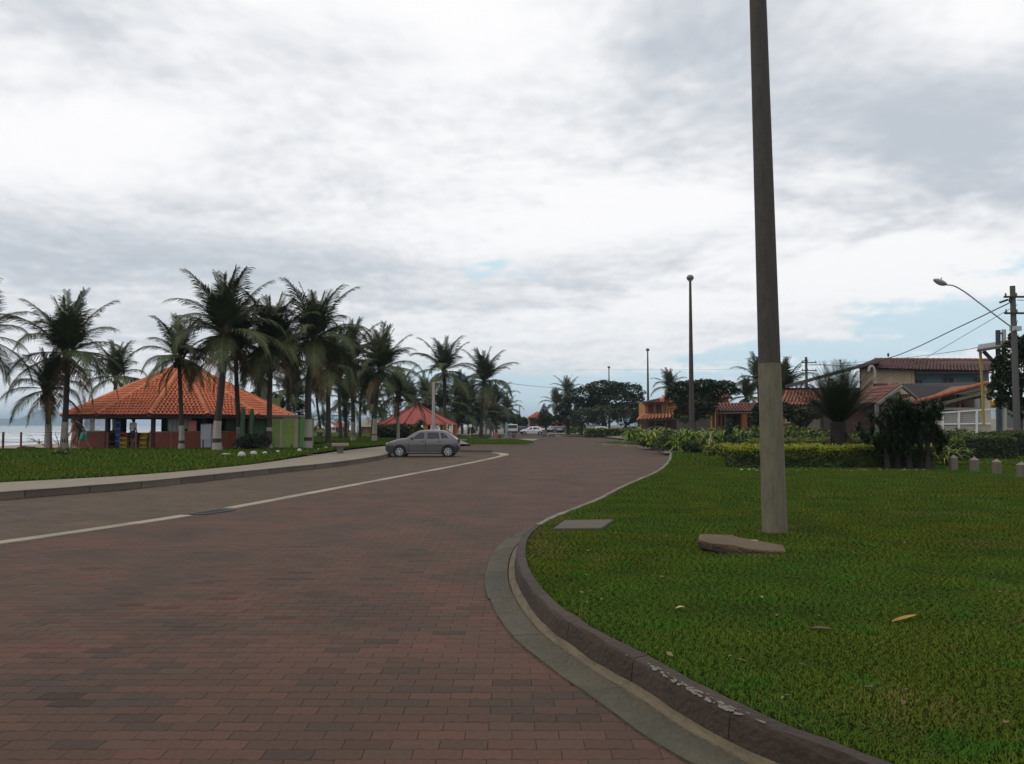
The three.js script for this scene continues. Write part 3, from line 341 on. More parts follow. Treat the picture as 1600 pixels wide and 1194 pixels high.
{ // dark undergrowth palms that fill the grove
  [[450, 78, 612, 34, 'behind the annex roof'], [540, 84, 628, 40, 'between the trunks of the grove'], [582, 90, 634, 36, 'beside the white foot of the lawn palm'], [690, 108, 640, 40, 'at the right slope of the pavilion'], [722, 114, 646, 38, 'under the taller ones right of the pavilion'], [750, 122, 650, 36, 'behind the picnic benches'], [770, 134, 655, 32, 'at the edge of the avenue'], [668, 116, 646, 30, 'behind the pavilion peak']].forEach(([x, d, y, rc, where], i) => palm('low bushy palm ' + where, { base: x, depth: d, crown: [x, y], reach: rc, seed: 80 + i, n: 22, lime: 0, lod: 1, trunkR: .15, droop: .6, group: 'low palms of the grove' }));
}

// ------------------------------------------------------------------ round kiosk with tiled roof
const tileMat = vc(.82, { bumpMap: grit, bumpScale: .01 });
function tiledRoof(parent, faces, col, o = {}) { // faces: [eave a, eave b, top a, top b] as Vector3; barrel tiles in courses
  const { wT = .22, step = .36, r = .105, seg = 5, ridge = true, vary = .3, seed = 4, capCol = null } = o, rr = mulberry(seed), deck = new MB(), tl = new MB();
  for (const [a, b, c, d] of faces) {
    const n = b.clone().sub(a).cross(d.clone().sub(a)).normalize(); if (n.y < 0) n.negate();
    const dk = [a, b, c, d].map((v) => v.clone().addScaledVector(n, -.0)).map((v) => v.toArray()), cc = col.map((v) => v * .55); if (c.distanceTo(d) < .01) deck.tri(dk[0], dk[1], dk[2], cc); else deck.quad(dk[0], dk[1], dk[2], dk[3], cc);
    const ex = b.clone().sub(a), W = ex.length(); ex.normalize(); const up = n.clone().cross(ex).normalize(); if (up.y < 0) up.negate(); const la = d.clone().sub(a), H = la.dot(up), xa = la.dot(ex), xb = c.clone().sub(a).dot(ex);
    for (let h = -.06, row = 0; h < H - .1; h += step, row++) { const t = clamp((h + step * .5) / H), lo = lerp(0, xa, t) + .03, hi = lerp(W, xb, t) - .03, cnt = Math.max(1, Math.round((hi - lo) / wT));
      for (let i = 0; i < cnt; i++) { const x = lo + (i + .5) * (hi - lo) / cnt, hw = Math.min(r, (hi - lo) / cnt * .52), k = (1 - vary / 2 + vary * rr()) * (rr() < .03 ? .7 : 1), c0 = [col[0] * k, col[1] * k * (.92 + .16 * rr()), col[2] * k]; const jx = (rr() - .5) * .012, jh = (rr() - .5) * .03;
        const P = (u, v, s) => { const an = Math.PI * u, w = hw * (1 - .16 * s), q = a.clone().addScaledVector(ex, x + jx - Math.cos(an) * w).addScaledVector(up, h + jh + v).addScaledVector(n, Math.sin(an) * w * .85 + .035 - .03 * s); return q.toArray(); };
        for (let k2 = 0; k2 < seg; k2++) tl.quad(P(k2 / seg, 0, 0), P((k2 + 1) / seg, 0, 0), P((k2 + 1) / seg, step * 1.12, 1), P(k2 / seg, step * 1.12, 1), c0); } } }
  const dm = part('roof_deck', deck.geo(), tileMat, parent); tag(part('roof_tiles', tl.geo(), tileMat, parent), null, null, null, 'stuff'); return dm;
}
function ridgeCaps(parent, a, b, col, seed = 1, r = .12, step = .34) { const m = [], rr = mulberry(seed), n = Math.max(1, Math.round(a.distanceTo(b) / step)), ax = b.clone().sub(a).normalize(), q = new THREE.Quaternion().setFromUnitVectors(V(0, 1, 0), ax); for (let i = 0; i < n; i++) { const k = .85 + .35 * rr(), g = new THREE.CylinderGeometry(r * .85, r * 1.05, step * 1.15, 7, 1, true).applyQuaternion(q), p = a.clone().lerp(b, (i + .5) / n); g.translate(p.x, p.y, p.z); m.push(tint(g, [col[0] * k, col[1] * k, col[2] * k])); } return part('ridge_cap', m, tileMat, parent); }
{
  const dep = 54.6, c0 = at(285, 664, dep), G = .2, k = thing('round_kiosk', 'round beach kiosk with bright orange tiled roof and brick red half walls', 'kiosk', [c0.x, G, -dep], .38);
  const n = 14, R = 7.15, eave = 2.02, apex = 5.5, top = .75, off = 1.377, col = [.47, .125, .048], cap = [.52, .175, .08], vt = [...Array(n)].map((_, i) => { const a = off + i * 2 * Math.PI / n; return [Math.cos(a), Math.sin(a)]; });
  const E = vt.map(([x, z]) => V(x * R, eave, z * R)), T = vt.map(([x, z]) => V(x * top, apex - .36, z * top)), faces = [];
  for (let i = 0; i < n; i++) { const j = (i + 1) % n; faces.push([E[j], E[i], T[i], T[j]]); }
  tiledRoof(k, faces, col, { vary: .28 });
  E.forEach((e, i) => ridgeCaps(k, e.clone().add(V(0, .05, 0)), T[i].clone().add(V(0, .07, 0)), cap, i + 3, .125));
  part('roof_cap', tint(new THREE.ConeGeometry(top * 1.15, .5, 14).translate(0, apex - .12, 0), col), tileMat, k);
  for (let i = 0; i < n; i++) part('fascia', bar(E[i].clone().multiplyScalar(.985).add(V(0, -.07, 0)), E[(i + 1) % n].clone().multiplyScalar(.985).add(V(0, -.07, 0)), .05, .16), M.darkWood, k);
  const pr = 6.3, posts = vt.map(([x, z]) => V(x * pr, 0, z * pr));
  posts.forEach((p) => part('post', rbx(.22, 2.2, .22, .02, p.x, 1.1, p.z, -Math.atan2(p.z, p.x)), M.darkWood, k));
  posts.forEach((p, i) => part('beam', bar(p.clone().setY(2.05), posts[(i + 1) % n].clone().setY(2.05), .14, .2), M.darkWood, k));
  part('floor', cyl(6.7, 6.7, .1, 28, 0, -.02, 0), rough(.26, .22, .17), k);
  part('rafters', vt.map(([x, z]) => bar(V(x * 6.9, 2.0, z * 6.9), V(x * .3, 5.2, z * .3), .08, .14)), M.darkWood, k);
  // half walls between the posts; vt index: 0 is the post just right of the middle
  const brick = rough(.215, .06, .045, .9, .01), seg = (i, h0, h1, th, m, name, t0 = 0, t1 = 1) => { const a = posts[(i + n) % n].clone().lerp(posts[(i + 1 + n) % n], t0), b = posts[(i + n) % n].clone().lerp(posts[(i + 1 + n) % n], t1), c = a.clone().add(b).multiplyScalar(.5), l = a.distanceTo(b), y = (h0 + h1) / 2; return part(name, bx(l, h1 - h0, th, c.x, y, c.z, -Math.atan2(b.z - a.z, b.x - a.x)), m, k); };
  const coping = rough(.24, .2, .16);
  for (const i of [2, 3, 4, 5, 0]) { seg(i, .08, 1.02, .14, brick, 'half_wall', .04, i === 0 ? .97 : .96); seg(i, 1.025, 1.07, .2, coping, 'wall_coping', .04, .96); }
  seg(-1, .08, 1.02, .14, brick, 'half_wall', .45, .97); seg(-1, 1.025, 1.07, .2, coping, 'wall_coping', .45, .97);
  for (const i of [6, 10]) seg(i, .08, .9, .14, brick, 'half_wall', .04, .96);
  // clear plastic rain curtains hung inside the arches on the left
  const film = new THREE.MeshPhysicalMaterial({ color: lin(.75, .78, .8), roughness: .25, transmission: .75, thickness: 0, side: THREE.DoubleSide });
  const curtain = (i, t0, t1, h0) => { const a = posts[i % n].clone().multiplyScalar(.97).lerp(posts[(i + 1) % n].clone().multiplyScalar(.97), t0), b = posts[i % n].clone().multiplyScalar(.97).lerp(posts[(i + 1) % n].clone().multiplyScalar(.97), t1), m = new MB(), N = 14, P = (s, y) => { const q = a.clone().lerp(b, s), o = .04 * Math.sin(s * 40); return [q.x + o, y, q.z + o]; }; for (let j = 0; j < N; j++) m.quad(P(j / N, h0 + .12 * Math.sin(j * .5)), P((j + 1) / N, h0 + .12 * Math.sin((j + 1) * .5)), P((j + 1) / N, 1.98), P(j / N, 1.98)); part('rain_curtain', m.geo(), film, k); };
  curtain(2, .1, .95, 1.05); curtain(3, .05, .6, 1.3); curtain(0, .25, .75, 1.1); curtain(4, .3, .9, 1.1);
  // kitchen core: green walls, red and white columns on the right
  const dg = wallMat(.035, .12, .035), tg = wallMat(.035, .085, .06), rd = wallMat(.26, .05, .03), wt = wallMat(.5, .46, .42);
  part('kitchen_wall', bx(2.0, 2.0, .15, 3.3, 1.08, 4.75, .5), tg, k); part('kitchen_wall', bx(1.6, 2.0, .15, 4.55, 1.08, 3.75, .75), dg, k); part('kitchen_wall', bx(.15, 2.0, 4.2, 2.6, 1.08, 3.0), rd, k); part('kitchen_wall', bx(7.2, 2.1, .15, 2.4, 1.1, .6), wallMat(.045, .045, .04), k); part('kitchen_wall', bx(.15, 2.1, 4.5, -1.2, 1.1, -1.6), wallMat(.06, .055, .05), k);
  part('red_column', bx(.34, 2.0, .3, 5.15, 1.08, 3.35, .4), rd, k); part('white_column', bx(.42, 2.02, .34, 5.5, 1.09, 3.2, .2), wt, k); part('red_panel', bx(.8, 1.0, .1, 2.7, .58, 5.35, .35), wallMat(.3, .07, .035), k);
  const ch = part('chimney', [bx(.42, 1.3, .42, 5.25, 3.9, -2.2)], rough(.30, .29, .25), k); part('chimney_cap', [bx(.7, .09, .7, 5.25, 4.6, -2.2), new THREE.ConeGeometry(.42, .22, 4).rotateY(Math.PI / 4).translate(5.25, 4.75, -2.2)], rough(.34, .33, .29), ch);
  part('chimney_base', bx(2.0, .7, 1.2, 5.4, 3.0, -2.2), wallMat(.22, .30, .14), k);
  part('pipe_frame', [bar(V(7.4, 2.4, -1), V(8.3, 2.5, -1), .05), bar(V(8.3, 2.5, -1), V(8.3, 0, -1), .05)], M.galv, k);
  // annex
  const ax = at(443, 664, 47.3), an = thing('annex_hut', 'light green annex box at the right side of the round kiosk', 'hut', [ax.x, .2, -47.3], 0);
  const lg = wallMat(.27, .38, .11), lg2 = wallMat(.245, .35, .095), mg = wallMat(.075, .215, .05), beige = wallMat(.40, .36, .24);
  part('wall', bx(1.5, 1.9, .12, 0, .95, 0), lg, an); part('wall', bx(.12, 1.86, 3.4, .86, .95, -1.7), mg, an); part('wall', bx(.12, 1.86, 3.2, -.8, .95, -1.7), lg2, an);
  part('door', bx(.72, 1.72, .05, .30, .9, .075), lg2, an); part('door_frame', [bx(.13, 1.9, .07, -.12, .95, .085), bx(.2, 1.9, .09, .76, .95, .07), bx(.9, .14, .07, .3, 1.84, .085)], beige, an); part('vent_hole', [bx(.07, .2, .02, .5, .22, .105), bx(.05, .06, .02, .5, 1.35, .105)], M.black, an);
  part('roof', bx(1.95, .1, 3.7, .02, 1.96, -1.6), rough(.27, .25, .2), an);
  // things standing in the open bay
  const ox = (px, d) => at(px, 664, d); const p1 = ox(187, 49.6);
  const cooler = thing('drinks_cooler', 'tall blue drinks cooler inside the open bay of the kiosk', 'cooler', [p1.x, .3, -49.6], .05);
  part('body', rbx(.34, 1.75, .5, .03, 0, .88, 0), mat(.03, .06, .22, .4), cooler); part('glass_door', bx(.28, 1.5, .02, 0, .92, .262), mat(.05, .10, .30, .15), cooler); for (let i = 0; i < 4; i++) part('shelf_label', bx(.24, .1, .01, 0, .4 + i * .36, .278), mat(.12, .25, .5, .5), cooler);
  const crate = (px, d, y, c, label) => { const p = ox(px, d), t = thing('drink_crate', label, 'crate', [p.x, .3 + y, -d], .1 * Math.sin(px)), m = mat(...c, .5); part('side', [bx(.42, .06, .02, 0, .03, .16), bx(.42, .08, .02, 0, .25, .16), bx(.02, .28, .02, -.2, .15, .16), bx(.02, .28, .02, .2, .15, .16), bx(.02, .28, .02, 0, .15, .16)], m, t); part('side', [bx(.02, .28, .3, -.2, .15, 0)], m, t); part('side', [bx(.02, .28, .3, .2, .15, 0)], m, t); part('bottom', bx(.42, .02, .32, 0, .01, 0), m, t); part('back', bx(.42, .28, .02, 0, .15, -.16), m, t); return t; };
  const Y = [.52, .33, .025]; crate(195, 49.4, 0, Y, 'yellow crate beside the blue cooler, lowest of its stack'); crate(195, 49.4, .3, Y, 'yellow crate beside the blue cooler, second of its stack'); crate(195.5, 49.4, .6, [.4, .06, .05], 'red crate on top of the yellow crates beside the cooler');
  crate(226, 49.2, 0, Y, 'yellow crate right of the man in the white shirt, lowest'); crate(226, 49.2, .3, Y, 'yellow crate right of the man in the white shirt, second up'); crate(227, 49.2, .6, Y, 'yellow crate right of the man in the white shirt, topmost');
  const bn = thing('folded_parasol', 'yellow folded parasol leaning at the right of the kiosk opening', 'parasol', [ox(237, 48.9).x, .3, -48.9]); part('canopy', new THREE.LatheGeometry([[.02, 1.1], [.1, .95], [.13, .5], [.15, .1], [.1, .06]].map(([a, b]) => new THREE.Vector2(a, b)), 9), mat(.5, .34, .03, .8, { side: THREE.DoubleSide }), bn); part('pole', cyl(.02, .02, 1.45, 6), M.galv, bn);
  const sg = thing('menu_banner', 'pale pink price banner hanging behind the counter right of the slim palm', 'banner', [ox(300, 49).x, 1.3, -49], .1); part('cloth', bx(.5, .62, .02, 0, .3, 0), mat(.45, .17, .15, .8), sg); part('rail', bx(.56, .03, .03, 0, .62, 0), M.darkWood, sg);
  const fr = thing('upright_freezer', 'white upright freezer in the dark bay left of the tallest palm', 'freezer', [ox(324, 49.5).x, .3, -49.5], .08); part('body', rbx(.62, 1.42, .6, .03, 0, .71, 0), mat(.34, .36, .4, .4), fr); part('door', rbx(.58, .9, .04, .015, 0, .92, .325), mat(.42, .45, .5, .3), fr); part('handle', bx(.03, .3, .03, -.24, .9, .36), M.galv, fr);
}
{ // two tall green columnar cacti and the dark bush beside the kiosk
  const cact = (px, d, top, label) => { const b = at(px, 664, d), H = at(px, top, d).y - .22, t = thing('cactus', label, 'cactus', [b.x, .22, -d]), g = new THREE.CylinderGeometry(.11, .125, H, 20, 14, false), p = g.attributes.position; for (let i = 0; i < p.count; i++) { const a = Math.atan2(p.getZ(i), p.getX(i)), r = 1 + .14 * Math.cos(a * 7), yy = p.getY(i) / H + .5, e = yy > .94 ? .8 : 1; p.setX(i, p.getX(i) * r * e + .02 * Math.sin(yy * 9)); p.setZ(i, p.getZ(i) * r * e); } g.computeVertexNormals(); part('stem', g.translate(0, H / 2, 0), mat(.05, .10, .045, .8), t); part('tip', new THREE.SphereGeometry(.1, 12, 8).scale(1, .9, 1).translate(.01, H, 0), mat(.06, .12, .05, .8), t); };
  cact(379, 46.2, 639, 'columnar cactus nearer to the tallest palm'); cact(393, 46.4, 641, 'columnar cactus nearer to the green annex');
}
// ------------------------------------------------------------------ foliage helpers
function leafBlades(m, r, p, n, size, tone, o = {}) { // n leaf faces round point p
  const { flat = .5, vary = .45, up = .3 } = o;
  for (let i = 0; i < n; i++) { const a = r() * 6.283, t = (r() - .5) * 2 * flat * 1.6, s = size * (.6 + .8 * r()), dx = Math.cos(a) * Math.cos(t), dy = Math.sin(t) + up * (r() - .3), dz = Math.sin(a) * Math.cos(t), b = r() * 6.283, ex = -Math.sin(a) * Math.cos(b) * .36, ey = Math.sin(b) * .36 * flat + .05, ez = Math.cos(a) * Math.cos(b) * .36;
    const k = 1 - vary / 2 + vary * r(), y = r(), c = [tone[0] * k * (.9 + .35 * y), tone[1] * k, tone[2] * k * (1.1 - .3 * y)]; const A = [p[0] - dx * s * .5, p[1] - dy * s * .5, p[2] - dz * s * .5], C = [p[0] + dx * s * .5, p[1] + dy * s * .5 - s * .08, p[2] + dz * s * .5], B = [p[0] + ex * s, p[1] + ey * s, p[2] + ez * s], D = [p[0] - ex * s, p[1] - ey * s, p[2] - ez * s]; m.quad(A, B, C, D, c); } }
function lobes(list, r, n, size, tone, o = {}) { // leaves spread through the shells of ellipsoid clumps [x, y, z, rx, ry, rz]
  const m = new MB(), { tips = null, shell = .45 } = o, vol = list.map(([, , , a, b, c]) => a * b + b * c + a * c), sum = vol.reduce((a, b) => a + b, 0);
  list.forEach(([x, y, z, a, b, c], i) => { const cnt = Math.round(n * vol[i] / sum), sx = x * 1.3 + i * 5.1; for (let k = 0; k < cnt; k++) { let u = r() * 2 - 1, th = r() * 6.283; if (u < -.3 && r() < .5) u = -u; const q = Math.sqrt(1 - u * u), rad = 1 - shell * r() * r() , f = rad * (1 + .22 * noise(th * 1.6 + sx, u * 2.6 + i)), p = [x + a * q * Math.cos(th) * f, y + b * u * f, z + c * q * Math.sin(th) * f]; if (noise(p[0] * 1.7 / size * .12 + 3 * i, p[1] * 1.7 / size * .12 + p[2]) < -.42) continue; const t = tips && u > .2 && r() < tips[3] ? tips : tone; leafBlades(m, r, p, 1, size, t, o); } });
  return m.geo();
}
const darkLeaf = [.026, .042, .017], midLeaf = [.042, .068, .022], limeLeaf = [.11, .155, .022], oliveLeaf = [.06, .08, .025];
function tree(name, label, o, group) { // base column, depth, crown lobes in pixels [cx, cy, rx, ry]
  const { base, depth, top, crown, n = 5000, size = .3, tone = darkLeaf, trunkR = .22, seed = 1, limbs = 6, flat = .5, foot = null, category = 'tree' } = o, b = at(base, 664, depth), gy = foot ?? groundY(b.x, depth), t = thing(name, label, category, [b.x, gy, -depth], 0, group), r = mulberry(seed * 13 + 5), S = depth / F;
  const L = crown.map(([cx, cy, rx, ry, dz = 0, rz]) => { const p = at(cx, cy, depth); return [p.x - b.x, p.y - gy, dz, rx * S, ry * S, (rz ?? rx * .9) * S]; });
  const fork = V((L[0][0]) * .2, (at(base, top, depth).y - gy), 0), tr = part('trunk', taper([V(0, -.1, 0), V(fork.x * .4 + .1 * trunkR, fork.y * .5, 0), fork], [trunkR * 1.4, trunkR, trunkR * .85], 8, 9, .04), M3.bark, t);
  const g = []; for (let i = 0; i < limbs; i++) { const q = L[i % L.length], e = V(q[0] + (r() - .5) * q[3], q[1] - q[4] * .2 + r() * q[4] * .5, q[2] + (r() - .5) * q[5]); g.push(taper([fork.clone(), fork.clone().lerp(e, .5).add(V(0, -.08 * fork.y * (r() - .2), 0)), e], [trunkR * .6, trunkR * .38, trunkR * .1], 6, 6)); } if (g.length) part('limb', g, M3.bark, t);
  part('crown', lobes(L, r, n, size, tone, { flat }), M.leaf, t); return t;
}
function hedge(label, x0, x1, d0, d1, h, o = {}) { // clipped hedge with young yellow tips on top
  const { tone = [.05, .08, .02], tips = [.22, .26, .02, .88], n = 9000, size = .075, seed = 1, gy = .17, group = 'clipped hedges', name = 'hedge' } = o, r = mulberry(seed * 7 + 3), t = thing(name, label, 'hedge', [(x0 + x1) / 2, gy, -(d0 + d1) / 2], 0, group), W = (x1 - x0) / 2, D = (d1 - d0) / 2;
  part('dark_core', bx(2 * W - .14, h - .1, 2 * D - .14, 0, (h - .1) / 2, 0), mat(.012, .014, .008, 1), t);  // dark box added inside to block see-through, its colour standing for inner shade
  const m = new MB(), A = [2 * W * h, 2 * W * 2 * D, 2 * D * h], s = A[0] * 1.6 + A[1] + A[2] * 2;
  for (let i = 0; i < n; i++) { const q = r() * s, bump = (u, v) => .07 * noise(u * 1.1 + seed, v * 1.3) + .05 * noise(u * 3.1, v * 3.3 + seed); let p; if (q < A[0] * 1.6) { const back = q < A[0] * .4, x = (r() * 2 - 1) * W, y = r() * h, b = bump(x, y * 2); p = [x, y, (D + b - r() * .1) * (back ? -1 : 1)]; } else if (q < A[0] * 1.6 + A[1]) { const x = (r() * 2 - 1) * W, z = (r() * 2 - 1) * D; p = [x, h + bump(x, z) + (r() < .12 ? r() * .09 : -r() * .06), z]; } else { const y = r() * h, z = (r() * 2 - 1) * D; p = [(W + bump(z, y) - r() * .1) * (r() < .5 ? -1 : 1), y, z]; }
    const young = p[1] > h - .13 ? r() < tips[3] : p[1] > h * .6 && r() < tips[3] * .28; leafBlades(m, r, p, 1, size, young ? tips : tone, { flat: .9 }); }
  part('foliage', m.geo(), M.leaf, t); return t;
}
function bush(label, px, d, w, h, o = {}) { // loose shrub
  const { tone = midLeaf, tips = [.13, .17, .03, .5], n = 1600, size = .13, seed = 1, gy, group, name = 'shrub', wz } = o, r = mulberry(seed * 17 + 1), b = at(px, 664, d), y0 = gy ?? groundY(b.x, d), t = thing(name, label, 'shrub', [b.x, y0, -d], 0, group), L = [];
  for (let i = 0; i < 6; i++) L.push([(r() - .5) * w * .6, h * (.35 + .3 * r()), (r() - .5) * (wz ?? w) * .5, w * (.24 + .12 * r()), h * (.30 + .12 * r()), (wz ?? w) * (.22 + .1 * r())]); L.push([0, h * .3, 0, w * .42, h * .32, (wz ?? w) * .4]);
  const st = []; for (let i = 0; i < 6; i++) st.push(rod(V(0, -.05, 0), V((r() - .5) * w * .6, h * .6, (r() - .5) * w * .4), .02, .01, 5)); part('stem', st, M3.bark, t);
  part('foliage', lobes(L, r, n, size, tone, { tips, flat: .9, shell: .8 }), M.leaf, t); return t;
}
function bladed(label, px, d, w, h, o = {}) { // rosette plants with long upright arching leaves
  const { tone = limeLeaf, n = 46, seed = 1, gy, group, stems = 1, lw = .06, name = 'leafy_shrub', spread = 1 } = o, r = mulberry(seed * 19 + 2), b = at(px, 664, d), t = thing(name, label, 'shrub', [b.x, gy ?? groundY(b.x, d), -d], 0, group), m = new MB();
  for (let s = 0; s < stems; s++) { const ox = (r() - .5) * w * .75, oz = (r() - .5) * w * .6, hb = h * (.0 + .3 * r()); for (let i = 0; i < n; i++) { const a = r() * 6.283, e = .35 + 1.15 * r(), l = h * (.45 + .5 * r()), k = .6 + .8 * r(), y = r(), c = [tone[0] * k * (.7 + .6 * y), tone[1] * k, tone[2] * k]; let x = ox, yy = hb + r() * h * .35, z = oz, el = e, wd = lw * (.7 + .6 * r()); const px2 = -Math.sin(a), pz2 = Math.cos(a); let prev = null; for (let j = 0; j <= 4; j++) { const q = j / 4, ww = wd * (j === 0 ? .4 : Math.sin(Math.PI * Math.min(.98, q * .75 + .25))); const A = [x - px2 * ww, yy, z - pz2 * ww], B = [x + px2 * ww, yy, z + pz2 * ww]; if (prev) m.quad(prev[0], prev[1], B, A, c); prev = [A, B]; x += Math.cos(a) * Math.cos(el) * l / 4 * spread; z += Math.sin(a) * Math.cos(el) * l / 4 * spread; yy += Math.sin(el) * l / 4; el -= .38 + .25 * r(); } } }
  part('foliage', m.geo(), M.leaf, t); part('stem', cyl(.05, .03, h * .5, 6), M3.bark, t); return t;
}
// ------------------------------------------------------------------ tall lamp poles
function lampPole(label, px, topY, d, o = {}) {
  const { r0 = .16, r1 = .085, paint = 0, foot = .16, lean = 0 } = o, b = at(px, 664, d), H = at(px, topY, d).y - foot, t = thing('lamp_pole', label, 'lamp pole', [b.x, foot, -d], 0, 'tall concrete lamp poles'); t.rotation.z = lean;
  const prof = []; for (let i = 0; i <= 24; i++) prof.push(new THREE.Vector2(lerp(r0, r1, i / 24) * (1 + .004 * Math.sin(i * 2.7)), H * i / 24)); const sh = new THREE.LatheGeometry(prof, 28), uv = sh.attributes.uv; for (let i = 0; i < uv.count; i++) uv.setXY(i, uv.getX(i) * 1.0, uv.getY(i) * H);
  part('shaft', sh, M.pole, t);
  if (paint) { const q = []; for (let i = 0; i <= 10; i++) q.push(new THREE.Vector2(lerp(r0, r1, paint / H * i / 10) + .0035, paint * i / 10 - .02)); const g = new THREE.LatheGeometry([...q, new THREE.Vector2(lerp(r0, r1, paint / H) - .002, paint - .018)], 28), u2 = g.attributes.uv; for (let i = 0; i < u2.count; i++) u2.setY(i, u2.getY(i) * paint); part('painted_band', g, M.polePaint, t); }
  const hd = part('lamp_head', new THREE.SphereGeometry(.24, 18, 12).scale(1, .85, 1).translate(0, H + .12, 0), mat(.10, .11, .12, .35), t); part('collar', cyl(r1 * 1.25, r1 * 1.25, .12, 14, 0, H - .1, 0), M.galv, t); part('lens', new THREE.SphereGeometry(.17, 16, 8, 0, 6.3, Math.PI * .55, Math.PI * .45).translate(0, H + .03, 0), mat(.4, .42, .42, .3), hd);
  return t;
}
lampPole('huge concrete lamp pole on the near lawn, lower part painted beige', 1208, -420, 11.45, { r0: .165, r1: .091, paint: 2.36, foot: .16, lean: .0155 });
lampPole('lamp pole with round head standing in the bright shrubs', 1081, 437, 53.8, { r0: .2, r1: .075 });
lampPole('slim far lamp pole in front of the orange balcony', 1013, 548, 105, { r0: .2, r1: .08 });
lampPole('farthest lamp pole, before the umbrella shaped tree', 952, 575, 138, { r0: .2, r1: .08 });
lampPole('tiny lamp pole far down the avenue', 812, 634, 300, { r0: .25, r1: .12 });
{ // pale concrete post and its lamp between the palms
  const b = at(677, 664, 78), H = at(677, 597, 78).y - .2, t = thing('light_post', 'pale grey concrete post behind the hatchback, before the red pavilion', 'light post', [b.x, .2, -78]);
  part('shaft', cyl(.17, .12, H, 12), rough(.36, .36, .33), t); part('bracket', bx(.5, .06, .06, .15, H - .05, 0), M.galv, t); part('lamp', rbx(.45, .12, .2, .04, .5, H - .03, 0), mat(.3, .3, .3, .4), t);
}
// ------------------------------------------------------------------ near lawn pieces
{ const b = at(1208, 664, 11.45), pts = [], r = mulberry(2); for (let i = 0; i < 20; i++) { const a = i / 20 * 6.283, k = .21 + .06 * r(); pts.push([b.x + Math.cos(a) * k, 11.45 + Math.sin(a) * k]); } struct('soil', sheet(pts, .186), mat(.055, .042, .026, 1, { bumpMap: grit, bumpScale: .02 })); }
{ const r = mulberry(61), m = new MB(), put = (x, d, s, c) => leafBlades(m, r, [x, .195 + r() * .015, -d], 1, s, c, { flat: .15, up: 0 }); for (let i = 0; i < 230; i++) { const d = 26.2 + r() * 1.9, x = at(1150 + r() * 330, 664, d).x; put(x, d, .05 + .07 * r(), r() < .6 ? [.22, .25, .10] : [.30, .26, .15]); } for (let i = 0; i < 150; i++) { const d = 4 + r() * r() * 18, x = .6 + r() * d * .62; if (inside(rightLawn, x, d)) put(x, d, .02 + .03 * r(), r() < .5 ? [.16, .12, .05] : [.09, .06, .035]); }
  tag(part('plant_litter', m.geo(), M.leaf), 'pale clippings and dry bits scattered on the lawn before the clipped hedge', 'litter', null, 'stuff'); }
{ // a broken flat stone, its left end lifted
  const p = onY(1156, 862, .17), t = thing('flat_stone', 'flat brown broken stone slab lying on the near lawn by the pole', 'stone', [p.x, .15, p.z], .0), o = [[-.52, .06], [-.46, .26], [-.26, .40], [.0, .42], [.10, .34], [.32, .24], [.56, -.06], [.52, -.22], [.30, -.34], [.05, -.36], [-.14, -.24], [-.40, -.14]];
  let g = new THREE.ExtrudeGeometry(new THREE.Shape(o.map(([x, y]) => new THREE.Vector2(x, y))), { depth: .12, steps: 3, bevelEnabled: true, bevelSize: .025, bevelThickness: .02, bevelSegments: 3, curveSegments: 6 }).rotateX(-Math.PI / 2); g = toCreasedNormals(g, .5); const q = g.attributes.position;
  for (let i = 0; i < q.count; i++) { const x = q.getX(i), y = q.getY(i), z = q.getZ(i); q.setXYZ(i, x + .02 * noise(y * 9 + 3, z * 7), y + (y > .05 ? .035 * noise(x * 6, z * 6) + .02 * noise(x * 17, z * 17) : 0) + .045 - x * .10 - z * .10, z + .02 * noise(x * 8, y * 9)); } g.computeVertexNormals(); t.scale.set(.86, .72, .86);
  tint(g, (x, y, z) => { const k = clamp(.4 + .6 * noise(x * 4, z * 5) + .3 * noise(x * 15, z * 15 + y * 9)); return y - .045 + x * .10 + z * .10 < .09 ? [.03, .024, .018] : [lerp(.07, .15, k), lerp(.052, .098, k), lerp(.03, .05, k)]; });
  part('slab', g, new THREE.MeshStandardMaterial({ vertexColors: true, roughness: .95, bumpMap: grit, bumpScale: .03 }), t); part('chip', new THREE.DodecahedronGeometry(.05).scale(1.6, .6, 1).translate(.26, .16, -.2), rough(.26, .21, .13), t);
}
{ const a = onY(866, 830, .18), b = onY(938, 829, .18), c = onY(957, 816, .18), e = onY(884, 817, .18); const sh = [[a.x, -a.z], [b.x, -b.z], [c.x, -c.z], [e.x, -e.z]]; const g = new THREE.ExtrudeGeometry(new THREE.Shape(sh.map(([x, d]) => new THREE.Vector2(x, d))), { depth: .06, bevelEnabled: true, bevelSize: .02, bevelThickness: .012, bevelSegments: 2 }).rotateX(-Math.PI / 2).translate(0, .15, 0); tag(part('concrete_slab', boxUV(g), M.slab), 'worn concrete slab set in the lawn behind the curved kerb', 'slab'); }
